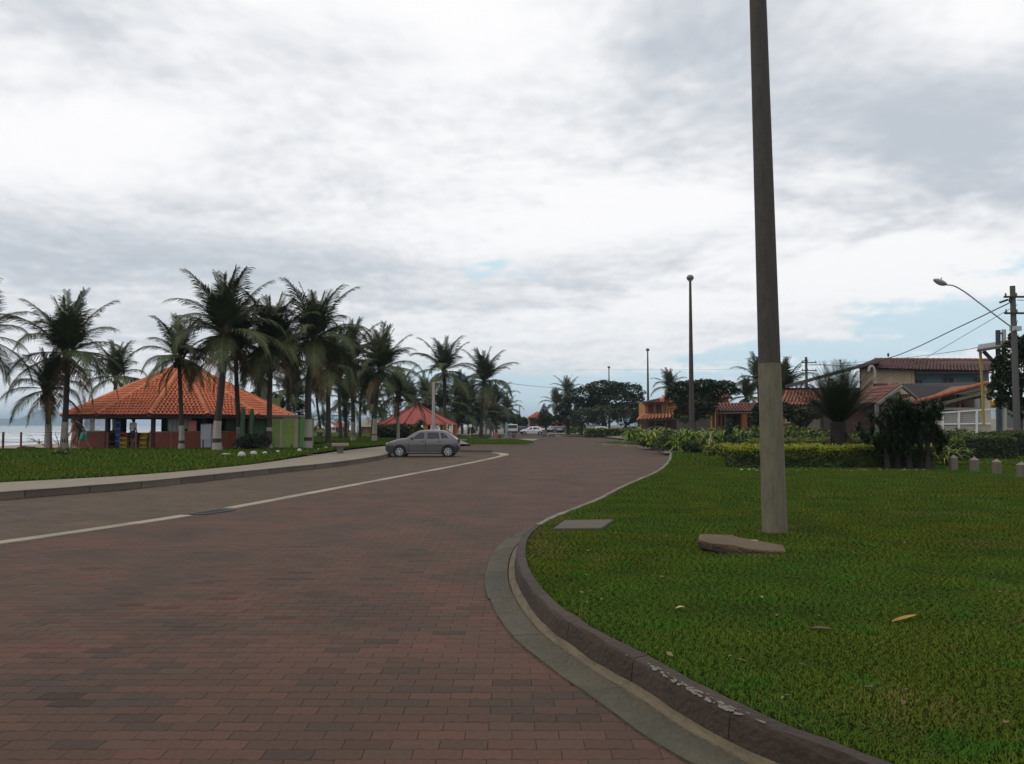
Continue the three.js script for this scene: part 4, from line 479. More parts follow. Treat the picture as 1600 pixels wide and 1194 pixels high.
{ const leafShape = (l, w, c, name, label, px, py, ry, curl) => { const p = onY(px, py, .20), m = new MB(), N = 8; let prev; for (let i = 0; i <= N; i++) { const s = i / N, ww = w * Math.sin(Math.PI * (.08 + .9 * s)) ** .7, x = (s - .5) * l, y = curl * Math.sin(s * 3.1); const A = [x, y + .008, -ww], B = [x, y, 0], C = [x, y + .008, ww], k = .75 + .5 * s, cc = c.map((v) => v * k); if (prev) { m.quad(prev[0], prev[1], B, A, cc); m.quad(prev[1], prev[2], C, B, cc); } prev = [A, B, C]; } const t = part(name, m.geo(), M.leaf); t.position.copy(p); t.rotation.set(.1, ry, .06); tag(t, label, 'leaf'); };
  leafShape(.26, .022, [.27, .165, .03], 'fallen_leaf', 'long yellow brown palm leaf lying on the near grass', 1414, 967, .42, .006); leafShape(.16, .02, [.10, .055, .04], 'fallen_leaf', 'dark reddish dry leaf lying in the near grass', 1284, 984, -.35, .01); leafShape(.075, .017, [.36, .32, .13], 'fallen_leaf', 'small pale leaf on the grass near the kerb', 1063, 951, .1, .01); }
// stone bollards
{ const b0 = thing('bollard', 'stone bollard nearest to the clipped hedge', 'bollard', [0, 0, 0], 0, 'stone bollards on the lawn'); part('post', boxUV(new RoundedBoxGeometry(.2, .42, .2, 2, .015).translate(0, .19, 0)), rough(.135, .115, .09), b0); part('cap', new THREE.ConeGeometry(.145, .10, 4).rotateY(Math.PI / 4).translate(0, .447, 0), rough(.20, .17, .135), b0);
  [[1490.5, 735, 'stone bollard nearest to the clipped hedge'], [1523, 738.5, 'stone bollard second from the hedge end, before the pink stone'], [1558, 742, 'stone bollard third from the hedge end'], [1597, 747, 'stone bollard at the very edge of the photo, fourth from the hedge']].forEach(([x, y, l], i) => { const o = i ? copyOf(b0, l) : b0, p = onY(x, y, .17); o.position.set(p.x, .16, p.z); o.rotation.y = .1 * i - .1; o.scale.setScalar(1.04 - .03 * i); }); }
{ const p = onY(1567, 710, .17), g = new THREE.SphereGeometry(.5, 18, 10).scale(1, .34, .7); const q = g.attributes.position; for (let i = 0; i < q.count; i++) { const n = 1 + .12 * noise(q.getX(i) * 4, q.getZ(i) * 4 + q.getY(i) * 3); q.setXYZ(i, q.getX(i) * n, q.getY(i) * n, q.getZ(i) * n); } g.computeVertexNormals(); const m = part('boulder', g, rough(.28, .19, .15)); m.position.set(p.x, .22, p.z); tag(m, 'low pinkish boulder on the grass before the dark hedge', 'stone'); }
// ------------------------------------------------------------------ hedges and planting on the right
const H1 = at(1130, 664, 28.4), H2 = at(1478, 664, 28.4);
hedge('long clipped hedge with yellow green top behind the big lamp pole', H1.x + .3, H2.x - .5, 28.3, 29.5, .72, { n: 60000, size: .055, seed: 2 });
hedge('second hedge row rising behind the first one and the cycad', at(1180, 664, 33).x, at(1500, 664, 33).x, 32.6, 34, .86, { n: 30000, size: .07, seed: 3, tips: [.12, .15, .02, .7] });
hedge('low dark hedge on the lawn right of the small trees', at(1488, 664, 36).x, at(1568, 664, 36).x, 35, 37.2, .95, { n: 14000, size: .07, seed: 4, tone: [.03, .05, .018], tips: [.07, .1, .02, .6] });
hedge('dark hedge in front of the little brick wall', at(1553, 664, 39).x, at(1680, 664, 39).x, 38, 40.5, 1.1, { n: 16000, size: .08, seed: 5, tone: [.022, .038, .014], tips: [.05, .075, .018, .6] });
hedge('low clipped hedge along the avenue under the umbrella shaped tree', at(914, 664, 112).x, at(990, 664, 108).x, 108, 112, .95, { n: 4500, size: .3, seed: 6, gy: .1, tone: [.06, .085, .02], tips: [.12, .15, .025, .7] });
{ // the lush bright shrubs
  const r = mulberry(44), list = []; for (let i = 0; i < 26; i++) list.push([990 + i * 8.0 + (r() - .5) * 6, (i < 9 ? lerp(64, 46, i / 9) : 44.5) + ((i * 7) % 5) * 1.4 + r(), (1.6 + .5 * r()) * (i < 6 ? 1.2 : 1), 1.12 + .3 * r()]);
  const spots = ['at the road end of the planting', 'beside the road end', 'by the pale path', 'before the orange balcony house', 'under the slim far lamp pole', 'near the round headed lamp pole', 'at the foot of the round headed lamp pole', 'left of the leaning white post', 'behind the leaning white post', 'right of the leaning white post', 'before the brown porch', 'left of the dark conifer', 'right of the dark conifer'];
  list.forEach(([x, d, w, h], i) => bladed(['bright green leafy shrub ', 'second bright green leafy shrub '][i % 2] + spots[Math.floor(i / 2)], x, d, w, h, { seed: i + 1, stems: 8, n: 58, lw: .036, tone: i % 7 === 2 ? [.075, .12, .02] : [.125 + .05 * r(), .185 + .04 * r(), .018], group: 'bright green shrubs of the long planting' }));
  [[1036, 46.5, 1.7, 1.2, 'at the pale path'], [1082, 42.6, 1.2, .8, 'before the round headed lamp pole'], [1146, 40, 1.1, 1.0, 'round the foot of the small conifer'], [1012, 56, 1.5, .7, 'low at the road end of the planting']].forEach(([x, d, w, h, l], i) => bush('dark green shrub ' + l, x, d, w, h, { seed: 60 + i, tone: [.028, .05, .016], tips: [.06, .09, .02, .4], n: 2200, size: .12 }));
  [[1120, 39, 1.9, .62, 'left'], [1152, 33.5, 1.6, .75, 'right']].forEach(([x, d, w, h, l], i) => bush('yellow green low shrub ' + (i ? 'touching the left end of the clipped hedge' : 'on the lawn edge before the leaning white post'), x, d, w, h, { seed: 70 + i, tone: [.075, .115, .02], tips: [.17, .2, .02, .6], n: 2200, size: .11 }));
  [[1215, 37, 3.2, 1.45], [1248, 38, 3, 1.5], [1282, 38, 2.8, 1.3], [1352, 38, 3, 1.2], [1386, 38.5, 2.8, 1.25], [1190, 42, 2.2, 1.35]].forEach(([x, d, w, h], i) => bush('dark green flowering shrub ' + ['just right of the big lamp pole', 'left of the cycad', 'behind the cycad trunk', 'right of the cycad trunk', 'between the cycad and the small trees', 'behind the big lamp pole'][i], x, d, w, h, { seed: 80 + i, n: 3600, size: .13, tone: [.04, .065, .018], tips: [.10, .135, .02, .35] }));
  bush('round green shrub before the white gate', 1487, 38.5, 2.2, 1.5, { seed: 90, n: 3600, size: .12, tone: [.04, .07, .02], tips: [.07, .11, .02, .5] });
  bladed('yellow green leafy plant at the right end of the clipped hedge', 1478, 30, 1.3, .85, { seed: 91, stems: 5, n: 34, lw: .035, tone: [.11, .14, .02] });
  bladed('leafy plant with long blades before the white gate', 1503, 34.5, 1.5, .7, { seed: 92, stems: 4, n: 34, lw: .035, tone: [.09, .125, .025] });
}
{ // small dark conifer, leaning white posts
  const b = at(1140, 664, 40.5), t = thing('conifer', 'small dark conifer rising from the bright shrubs', 'conifer', [b.x, .17, -40.5]), r = mulberry(9), L = []; part('trunk', cyl(.05, .02, 1.6, 7), M3.bark, t); for (let i = 0; i < 9; i++) L.push([(r() - .5) * .14, .3 + i * .17, (r() - .5) * .14, .34 - i * .024, .17, .34 - i * .024]); part('foliage', lobes(L, r, 2600, .1, [.02, .034, .014], { flat: .8 }), M.leaf, t);
  const post = (x0, y0, x1, y1, d, c, label) => { const a = at(x0, y0, d), e = at(x1, y1, d), o = thing('wooden_stake', label, 'stake', [a.x, a.y, a.z]); part('shaft', bar(V(0, -.1, 0), e.clone().sub(a), .085, .06), rough(...c), o); part('top', rbx(.09, .05, .07, .015, e.x - a.x, e.y - a.y, 0), rough(...c), o); };
  post(1105, 702, 1111, 679, 41, [.40, .36, .3], 'thick pale leaning post in the bright shrubs'); post(1119, 703, 1113, 683, 41.6, [.2, .17, .12], 'thin brownish stake leaning beside the pale post');
}
{ // cycad: stout trunk and a fan of stiff fronds
  const d = 31, b = at(1310, 664, d), H = at(1310, 660, d).y - .17, t = thing('cycad', 'big cycad with a stout dark trunk and a fan of upright fronds', 'cycad', [b.x, .17, -d]), r = mulberry(31), trk = new MB();
  const g = new THREE.CylinderGeometry(.29, .27, H, 22, 26), p = g.attributes.position; for (let i = 0; i < p.count; i++) { const a = Math.atan2(p.getZ(i), p.getX(i)), y = p.getY(i), k = 1 + .11 * Math.sin(a * 9 + y * 22) * Math.sin(a * 9 - y * 22) + (y > H * .3 ? .15 * (y / H - .3) : 0); p.setX(i, p.getX(i) * k); p.setZ(i, p.getZ(i) * k); } g.computeVertexNormals(); part('trunk', g.translate(0, H / 2, 0), mat(.016, .013, .010, .95, { bumpMap: grit, bumpScale: .02 }), t);
  const stiff = (L, bend, sd) => { const q = mulberry(sd), m = new MB(), N = 46; let x = 0, y = 0, e = 0; const P = []; for (let i = 0; i <= N; i++) { P.push([x, y, e]); e -= bend / N * (.4 + i / N); x += Math.cos(e) * L / N; y += Math.sin(e) * L / N; }
    for (let i = 0; i < N; i++) { const w = .018 * (1 - i / N) + .003; m.quad([P[i][0], P[i][1], -w], [P[i + 1][0], P[i + 1][1], -w], [P[i + 1][0], P[i + 1][1], w], [P[i][0], P[i][1], w], [.06, .06, .025]); }
    for (let i = 5; i <= N; i++) for (const s of [-1, 1]) for (let h = 0; h < 2; h++) { const t = (i - h * .5) / N, A = P[Math.floor(i - h * .5)], l = .34 * Math.min(1, .35 + 2.2 * t) * (1 - .55 * Math.max(0, t - .6) / .4) * (.8 + .4 * q()), c0 = Math.cos(A[2]), s0 = Math.sin(A[2]), k = .6 + .8 * q(), c = [.022 * k, .031 * k, .014 * k], w = .010, d = [c0 * .7 - s0 * .25 * q(), s0 * .7 + c0 * .25, s * .85], a = [A[0], A[1], 0], tip = [A[0] + d[0] * l, A[1] + d[1] * l - .03 * q(), d[2] * l]; m.tri([a[0] - c0 * w, a[1] - s0 * w, 0], [a[0] + c0 * w, a[1] + s0 * w, 0], tip, c); } return m.geo(); };
  const fr = [0, 1, 2, 3].map((k) => stiff(2.35, .16 + .12 * k, 500 + k));
  for (let i = 0; i < 118; i++) { const u = (i + .5) / 118, el = lerp(1.52, .56, u ** .85) + (r() - .5) * .12, f = part('frond', fr[Math.floor(r() * 4)], M.leaf, t), s = lerp(1.02, .74, u ** 1.5) * (.86 + .2 * r()); f.position.set((r() - .5) * .25, H - .08, (r() - .5) * .25); f.rotation.order = 'YZX'; f.rotation.set((r() - .5) * .6, i * 2.39996 + (r() - .5) * .5, el); f.scale.setScalar(s); }
  for (let i = 0; i < 4; i++) { const f = part('withered_frond', dead[i % 2], M.leaf, t); f.position.set(0, H - .1, 0); f.rotation.y = [.2, 3.0, -.4, 2.6][i]; f.scale.setScalar(.36); }
}
{ // clump of small many stemmed trees
  const sp = [[1386, 27.6, 1379, 668, 29, 24], [1402, 27.9, 1399, 656, 24, 24], [1420, 27.5, 1412, 640, 22, 20], [1436, 27.7, 1438, 652, 28, 30], [1448, 27.4, 1450, 664, 22, 28]];
  sp.forEach(([bx0, d, cx, cy, rx, ry], i) => { const S = d / F, b = at(bx0, 664, d), c = at(cx, cy, d), t = thing('small_tree', 'small dark bushy tree ' + ['leftmost of the clump at the end of the clipped hedge', 'second in the clump, in front of the gable', 'with the highest crown of the clump', 'thickest of the clump, before the porch', 'rightmost of the clump, before the white gate'][i], 'tree', [b.x, .17, -d], 0, 'clump of small dark trees'), r = mulberry(i + 200), e = V(c.x - b.x, c.y - .17 - ry * S * .4, 0);
    part('trunk', taper([V(0, -.05, 0), V(e.x * .3 + .08 * (r() - .5), e.y * .5, 0), e], [.10, .075, .05], 10, 8, .05), mat(.03, .025, .02, .95), t);
    part('limb', [0, 1, 2, 3].map(() => taper([V(e.x * .4, e.y * .55, 0), e.clone().add(V((r() - .5) * rx * S, ry * S * .5, (r() - .5) * rx * S))], [.045, .02], 5, 6)), mat(.03, .025, .02, .95), t);
    const m = new MB(); for (let q = 0; q < 26; q++) { const cx0 = e.x + (r() - .5) * rx * S * 2.3, cy0 = e.y + ry * S * (.1 + 2.3 * (r() - .64)), cz0 = (r() - .5) * rx * S * 1.3; for (let k = 0; k < 85; k++) { const a = r() * 6.283, l = .20 + .24 * r(), kk = .6 + .8 * r(), c = [.024 * kk, .040 * kk, .015 * kk]; let x = cx0 + (r() - .5) * .1, y = cy0 + (r() - .5) * .16, z = cz0 + (r() - .5) * .1, el = 1.5 - 1.5 * r(), prev = null; for (let n = 0; n <= 3; n++) { const w = .014 * (n === 3 ? .1 : 1), A = [x + Math.sin(a) * w, y, z - Math.cos(a) * w], B = [x - Math.sin(a) * w, y, z + Math.cos(a) * w]; if (prev) m.quad(prev[0], prev[1], B, A, c); prev = [A, B]; x += Math.cos(a) * Math.cos(el) * l / 3; z += Math.sin(a) * Math.cos(el) * l / 3; y += Math.sin(el) * l / 3; el -= .26; } } } part('crown', m.geo(), M.leaf, t); });
}
// ------------------------------------------------------------------ trees of the background
tree('umbrella_tree', 'wide dark umbrella shaped tree right of the avenue', { base: 945, depth: 132, top: 640, crown: [[920, 618, 40, 14], [945, 607, 34, 12], [975, 611, 32, 13], [905, 634, 30, 14], [960, 630, 48, 20], [990, 622, 16, 8], [890, 628, 18, 7], [935, 645, 40, 18], [1000, 618, 7, 4], [980, 645, 28, 16]], n: 15000, size: .42, trunkR: .4, seed: 1, tone: [.024, .038, .016] });
tree('umbrella_tree', 'second dark spreading tree in front of the orange house', { base: 1083, depth: 84, top: 652, crown: [[1070, 607, 26, 12], [1100, 604, 30, 11], [1134, 606, 18, 11], [1150, 612, 8, 6], [1060, 622, 22, 14], [1088, 630, 34, 22], [1115, 613, 26, 12], [1075, 648, 24, 12], [1100, 643, 16, 14]], n: 15000, size: .27, trunkR: .3, seed: 2, tone: [.024, .04, .016] });
tree('small_leafy_tree', 'soft grey green tree under the left part of the umbrella shaped tree', { base: 908, depth: 120, top: 662, crown: [[915, 652, 24, 14], [940, 650, 24, 16], [896, 657, 14, 8]], n: 4200, size: .32, trunkR: .2, seed: 3, tone: [.042, .056, .03] });
tree('small_leafy_tree', 'soft grey green tree left of the slim far lamp pole', { base: 978, depth: 118, top: 664, crown: [[975, 650, 20, 15], [1000, 652, 16, 13], [1005, 640, 12, 8]], n: 3800, size: .32, trunkR: .2, seed: 4, tone: [.036, .05, .026] });
tree('dense_tree', 'dark dense tree left under the umbrella shaped tree', { base: 888, depth: 140, top: 660, crown: [[880, 640, 12, 9], [890, 652, 18, 12], [876, 656, 12, 8]], n: 3200, size: .42, trunkR: .3, seed: 5 });
tree('dense_tree', 'round dark tree before the far orange house', { base: 853, depth: 168, top: 664, crown: [[853, 655, 12, 10], [846, 660, 8, 6]], n: 2000, size: .45, trunkR: .25, seed: 6 });
tree('dense_tree', 'dark tree at the end of the palm avenue', { base: 815, depth: 205, top: 664, crown: [[815, 660, 12, 8], [806, 656, 9, 9], [824, 663, 9, 6]], n: 2200, size: .55, trunkR: .3, seed: 7 });
tree('dense_tree', 'dark foliage tree between the grove and the avenue', { base: 790, depth: 165, top: 662, crown: [[790, 652, 14, 12], [780, 660, 14, 10], [798, 660, 10, 8]], n: 2600, size: .45, trunkR: .3, seed: 8, tone: [.03, .042, .022] });
tree('dense_tree', 'dark tree mass behind the grove of palms', { base: 740, depth: 150, top: 660, crown: [[705, 655, 22, 14], [740, 650, 30, 16], [765, 655, 22, 14], [680, 660, 16, 10]], n: 5000, size: .42, trunkR: .35, seed: 9, tone: [.024, .036, .017] });
tree('dense_tree', 'dark tree behind the kiosk chimney and annex', { base: 440, depth: 84, top: 668, crown: [[425, 630, 20, 16], [455, 640, 22, 16], [405, 622, 16, 14]], n: 3600, size: .3, trunkR: .25, seed: 10, tone: [.024, .036, .017] });
tree('garden_tree', 'dark broadleaf tree at the right edge with white blossoms', { base: 1593, depth: 42, top: 640, crown: [[1588, 545, 22, 16], [1568, 572, 18, 18], [1606, 580, 34, 34], [1575, 600, 26, 20], [1560, 620, 16, 12], [1612, 545, 24, 22], [1552, 606, 9, 8], [1580, 630, 22, 12], [1590, 526, 12, 9], [1600, 640, 24, 16]], n: 15000, size: .17, trunkR: .16, seed: 11, tone: [.024, .04, .015], category: 'tree' });
{ const t = scene.children[scene.children.length - 1], r = mulberry(6), m = []; for (const [x, y] of [[1587, 607], [1577, 562], [1556, 612]]) { const p = at(x, y, 40.6).sub(t.position); m.push(new THREE.IcosahedronGeometry(.05 + .03 * r(), 1).scale(1.2, 1, 1).translate(p.x, p.y, p.z)); } part('blossom', m, mat(.6, .58, .62, .8), t); }
{ const d = 190, b = at(850, 664, d), t = thing('norfolk_pine', 'pointed dark conifer above the far red roof', 'conifer', [b.x, .1, -d]), H = at(850, 631, d).y, r = mulberry(14), L = []; part('trunk', cyl(.25, .05, H, 7), M3.bark, t); for (let i = 0; i < 12; i++) L.push([0, H * (.3 + .06 * i), 0, 2.1 - i * .16, .22, 2.1 - i * .16]); part('foliage', lobes(L, r, 2200, .5, [.022, .034, .02], { flat: .35 }), M.leaf, t); }
tree('dense_tree', 'dark garden trees between the cycad and the pole lamp', { base: 1262, depth: 66, top: 672, crown: [[1225, 640, 14, 12], [1250, 650, 20, 14], [1275, 640, 14, 14], [1205, 655, 12, 12]], n: 4200, size: .26, trunkR: .2, seed: 12, tone: [.04, .052, .022] });
tree('dense_tree', 'dark tree beside the porch, behind the big lamp pole', { base: 1195, depth: 72, top: 668, crown: [[1190, 645, 14, 16], [1180, 655, 10, 10]], n: 2600, size: .26, trunkR: .2, seed: 13 });
bush('big dark bush in front of the red pavilion', 640, 82, 5.2, 1.6, { seed: 301, n: 3600, size: .26, tone: [.022, .034, .014], tips: [.04, .055, .018, .3] });
bush('second dark bush at the left side of the pavilion', 612, 84, 3.8, 1.35, { seed: 302, n: 2600, size: .26, tone: [.024, .036, .015], tips: [.045, .06, .02, .3] });
bush('yellowish slender bush before the middle of the pavilion', 651, 80, 1.3, 1.9, { seed: 303, n: 1800, size: .24, tone: [.07, .075, .025], tips: [.1, .1, .03, .4] });
bush('black green bush beside the green kiosk wall', 396, 45.4, 2.2, .95, { seed: 304, n: 3000, size: .12, tone: [.014, .02, .012], tips: [.025, .035, .016, .3] });
bush('light green shrub island far down the avenue', 899, 150, 3.4, 2.0, { seed: 305, n: 1400, size: .4, tone: [.07, .10, .025], gy: .1 });
// ------------------------------------------------------------------ houses on the right
const local = (t) => (x, y, d) => at(x, y, d).sub(t.position);
function houseAt(label, category, px, d, gy, name = 'house') { const b = at(px, 664, d); return thing(name, label, category, [b.x, gy, -d]); }
const slabBetween = (pts, th) => { const n = pts[1].clone().sub(pts[0]).cross(pts[3].clone().sub(pts[0])).normalize().multiplyScalar(th), m = new MB(), A = pts.map((p) => p.toArray()), B = pts.map((p) => p.clone().sub(n).toArray()); m.quad(...A); m.quad(...[...B].reverse()); for (let i = 0; i < 4; i++) m.quad(A[i], B[i], B[(i + 1) % 4], A[(i + 1) % 4]); const g = m.geo(); g.deleteAttribute('color'); return g; };
const wallPx = (L, x0, x1, y0, y1, d, th, m, name, parent) => { const a = L(x0, y0, d), b = L(x1, y1, d); return part(name, bx(b.x - a.x, a.y - b.y, th, (a.x + b.x) / 2, (a.y + b.y) / 2, a.z - th / 2), m, parent); };
function windowPx(L, x0, x1, y0, y1, d, parent, frame = M.white, pane = M.glass) { const a = L(x0, y0, d), b = L(x1, y1, d), w = b.x - a.x, h = a.y - b.y, cx = (a.x + b.x) / 2, cy = (a.y + b.y) / 2, f = part('window', [bx(w, .07, .1, cx, a.y, a.z + .03), bx(w, .07, .1, cx, b.y, a.z + .03), bx(.07, h, .1, a.x, cy, a.z + .03), bx(.07, h, .1, b.x, cy, a.z + .03), bx(.05, h, .06, cx, cy, a.z + .02)], frame, parent); part('pane', bx(w, h, .03, cx, cy, a.z + .005), pane, f); part('sill', bx(w + .2, .06, .2, cx, b.y - .06, a.z + .06), frame, f); return f; }
const terracotta = [.30, .085, .045], oldTile = [.085, .032, .026];
{ // back house: beige and blue grey walls under a long old tiled roof
  const d = 75, t = houseAt('long house with beige and blue grey upper walls under a dark old tiled roof', 'house', 1440, d, .6), L = local(t), beige = wallMat(.43, .33, .24), blue = wallMat(.10, .175, .225), dk = wallMat(.10, .085, .07);
  wallPx(L, 1345, 1426.5, 574, 676, d, .3, beige, 'beige_wall', t); wallPx(L, 1427, 1548, 574, 676, d + .8, .3, blue, 'blue_wall', t); wallPx(L, 1232, 1345, 606, 676, d + .5, .3, dk, 'side_wall', t);
  { const a = L(1426.5, 574, d - .0), s = part('wall_edge', bx(.25, 6.4, 1.1, a.x, a.y - 3.2, a.z - .55), beige, t); }
  [[1429, 1441, 593, 604], [1472, 1490, 590, 602], [1520, 1534, 589, 601]].forEach(([a, b, c, e]) => windowPx(L, a, b, c, e, d + .8, t, wallMat(.16, .17, .17), M.black));
  tiledRoof(t, [[L(1335, 576, d - .8), L(1552, 581, d - .6), L(1548, 563, d + 5), L(1368, 562, d + 5)]], oldTile, { wT: .32, step: .55, r: .16, vary: .75, seed: 12 });
  ridgeCaps(t, L(1368, 562, d + 5), L(1548, 563, d + 5), [.15, .06, .04], 5, .2, .5);
  part('gutter_board', bar(L(1430, 582.5, d - .5), L(1552, 582.5, d - .5), .22, .12), wallMat(.06, .03, .025), t);
  { const sl = [L(1226, 602, d - 1), L(1372, 562, d - 1), L(1372, 562, d + 6), L(1226, 602, d + 6)]; part('side_roof', slabBetween(sl, .3), rough(.075, .06, .05), t); }
  const vp = part('vent_pipe', [tube([L(1367, 640, d - 1.6), L(1367, 590, d - 1.6), L(1366.5, 578, d - 1.6), L(1363, 572.5, d - 1.6), L(1359, 574, d - 1.6), L(1357.5, 581, d - 1.6)], .13, 26, 8)], wallMat(.33, .33, .30), t);
  part('water_pot', [cyl(.5, .62, .7, 12, L(1376, 612, d - 2).x, L(1376, 612, d - 2).y, L(1376, 612, d - 2).z)], rough(.09, .05, .04), t);
}
{ // porch house with the grey gable
  const d = 58, t = houseAt('low porch house with grey gable and orange tiled roof edge rising right', 'house', 1470, d, .6), L = local(t), grey = wallMat(.155, .16, .135), dark = wallMat(.05, .03, .026), brickR = rough(.20, .075, .05);
  const ap = L(1409, 604, d), lf = L(1370, 632, d), rf = L(1438, 628, d), back = (v, k) => v.clone().add(V(0, 0, -k));
  part('barge_board', bar(ap, lf, .36, .16).translate(0, .02, .12), grey, t); part('barge_board', bar(ap, rf, .36, .16).translate(0, .02, .12), grey, t); part('barge_board', bar(back(L(1411, 612, d), .5), back(L(1386, 632, d), .5), .2, .1), grey, t);
  part('gable_post', bx(.22, 2.6, .2, lf.x, lf.y - 1.3, lf.z), grey, t); part('gable_post', bx(.2, 1, .2, L(1420, 620, d).x, L(1420, 620, d).y - .5, lf.z), wallMat(.3, .3, .28), t); part('gable_post', bx(.22, 3, .2, L(1440, 632, d).x, lf.y - 1.5, lf.z), wallMat(.26, .25, .22), t);
  tiledRoof(t, [[back(lf, 4.5), lf, ap, back(ap, 4.5)].map((v) => v.clone().add(V(0, .1, -.1)))], [.13, .045, .034], { wT: .28, step: .45, r: .14, vary: .6, seed: 22 }); part('slate_roof', slabBetween([rf, ap, back(L(1524, 601, d + 8), 0), back(L(1545, 613, d + 8), 0)].map((v) => v.clone().add(V(0, .14, 0))), .1), rough(.035, .033, .034), t);
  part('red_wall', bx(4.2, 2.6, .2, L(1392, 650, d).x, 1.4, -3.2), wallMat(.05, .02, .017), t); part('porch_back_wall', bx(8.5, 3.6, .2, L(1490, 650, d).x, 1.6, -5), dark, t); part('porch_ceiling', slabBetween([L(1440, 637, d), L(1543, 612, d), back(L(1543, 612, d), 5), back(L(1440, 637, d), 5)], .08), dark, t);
  { const a = L(1433, 628.5, d - .6), b = L(1543, 599.5, d - .6), n = 26; part('verge_roof', slabBetween([a, b, back(b, 6), back(a, 6)], .12), rough(.22, .085, .05), t); for (let i = 0; i < n; i++) { const p = a.clone().lerp(b, i / n), q = a.clone().lerp(b, (i + 1.12) / n), k = .85 + .35 * ((i * 37 % 10) / 10); part('verge_tile', rod(p.add(V(0, .05, .05)), q.add(V(0, .09, .05)), .14, .125, 8), i % 3 ? M.vt1 ??= rough(.34, .115, .055) : M.vt2 ??= rough(.28, .09, .045), t); } }
  part('porch_beam', bar(L(1437, 638, d), L(1543, 609, d), .42, .2).translate(0, -.1, 0), wallMat(.22, .19, .13), t); part('porch_beam', bar(L(1437, 641.5, d + .3), L(1543, 615, d + .3), .2, .15).translate(0, -.1, 0), wallMat(.1, .05, .04), t);
  wallPx(L, 1498, 1504, 616, 690, d + .5, .28, brickR, 'brick_pillar', t); wallPx(L, 1504.5, 1512, 617, 690, d + 2.5, .2, rough(.15, .04, .03), 'red_panel', t); wallPx(L, 1524, 1533, 622, 690, d + 3, .15, wallMat(.3, .3, .3), 'door', t); wallPx(L, 1538, 1549.5, 603, 690, d - .2, .5, wallMat(.5, .45, .4), 'white_pillar', t); wallPx(L, 1545, 1551, 598, 640, d + 1, .4, rough(.35, .12, .06), 'orange_pillar', t);
  wallPx(L, 1440, 1560, 637, 641, d + .1, .1, wallMat(.33, .31, .28), 'sill_wall', t);
}
{ // white gate
  const d = 56.5, t = houseAt('white metal gate with mesh panels in front of the porch house', 'gate', 1508, d, .62, 'gate'), L = local(t), w = mat(.55, .55, .54, .5), y = (x, f) => lerp(lerp(646.5, 640, f), lerp(685, 686, f), 0) + 0 * x;
  const X = [1456, 1473, 1498, 1526, 1557], f = (x) => (x - 1456) / 101, T = (x) => 646 - 7 * f(x), B = (x) => 684 + 2 * f(x), Mi = (x) => 663 - 1.5 * f(x);
  for (const x of X) part('gate_post', bar(L(x, T(x) - 1, d), L(x, B(x) + 2, d), .12), w, t); for (const fn of [T, Mi, B]) part('rail', bar(L(1456, fn(1456), d + .02), L(1557, fn(1557), d + .02), .10), w, t);
  for (let i = 0; i < 4; i++) { const a = X[i] + 2, b = X[i + 1] - 2, g = []; for (let k = 0; k <= 16; k++) { const x = lerp(a, b, k / 16); g.push(bar(L(x, T(x) + 1, d + .05), L(x, Mi(x) - 1, d + .05), .022)); } for (let k = 1; k < 6; k++) g.push(bar(L(a, lerp(T(a), Mi(a), k / 6), d + .06), L(b, lerp(T(b), Mi(b), k / 6), d + .06), .02)); part('mesh_panel', g, mat(.4, .4, .39, .6), t);
    const p = L(a, Mi(a) + 2, d + .06), q = L(b, B(b) - 2, d + .06); part('sheet_panel', bx(q.x - p.x, p.y - q.y, .03, (p.x + q.x) / 2, (p.y + q.y) / 2, p.z), wallMat(.36, .34, .30), t); }
  part('ramp', slabBetween([L(1505, 690, d - 1.5), L(1555, 690, d - 1.5), L(1555, 686.5, d + .3), L(1505, 686.5, d + .3)], .3), rough(.36, .36, .34), t);
}
{ const d = 54, t = houseAt('low brick wall with a white pier at the right edge', 'wall', 1580, d, .62, 'brick_wall'), L = local(t); wallPx(L, 1554, 1562, 655, 692, d, .4, wallMat(.5, .46, .42), 'white_pier', t); const b = [rough(.22, .075, .045), rough(.19, .06, .04), rough(.25, .095, .06)]; let k = 0; for (let r = 0; r < 5; r++) for (let i = 0; i < 9; i++) { const p = L(1571 + i * 7.4 + (r % 2) * 3.7, 690 - r * 3.9, d); part('brick', bx(.295, .155, .2, p.x, p.y, p.z), b[k++ * 7 % 3], t); } { const p = L(1571, 690, d), q = L(1640, 671, d); part('mortar', bx(q.x - p.x, q.y - p.y, .16, (p.x + q.x) / 2, (p.y + q.y) / 2, p.z), rough(.2, .15, .12), t); } wallPx(L, 1568, 1640, 669, 671.5, d, .3, rough(.3, .28, .25), 'coping', t); wallPx(L, 1566, 1660, 628, 690, d + 5, .2, wallMat(.13, .145, .14), 'grey_wall', t); }
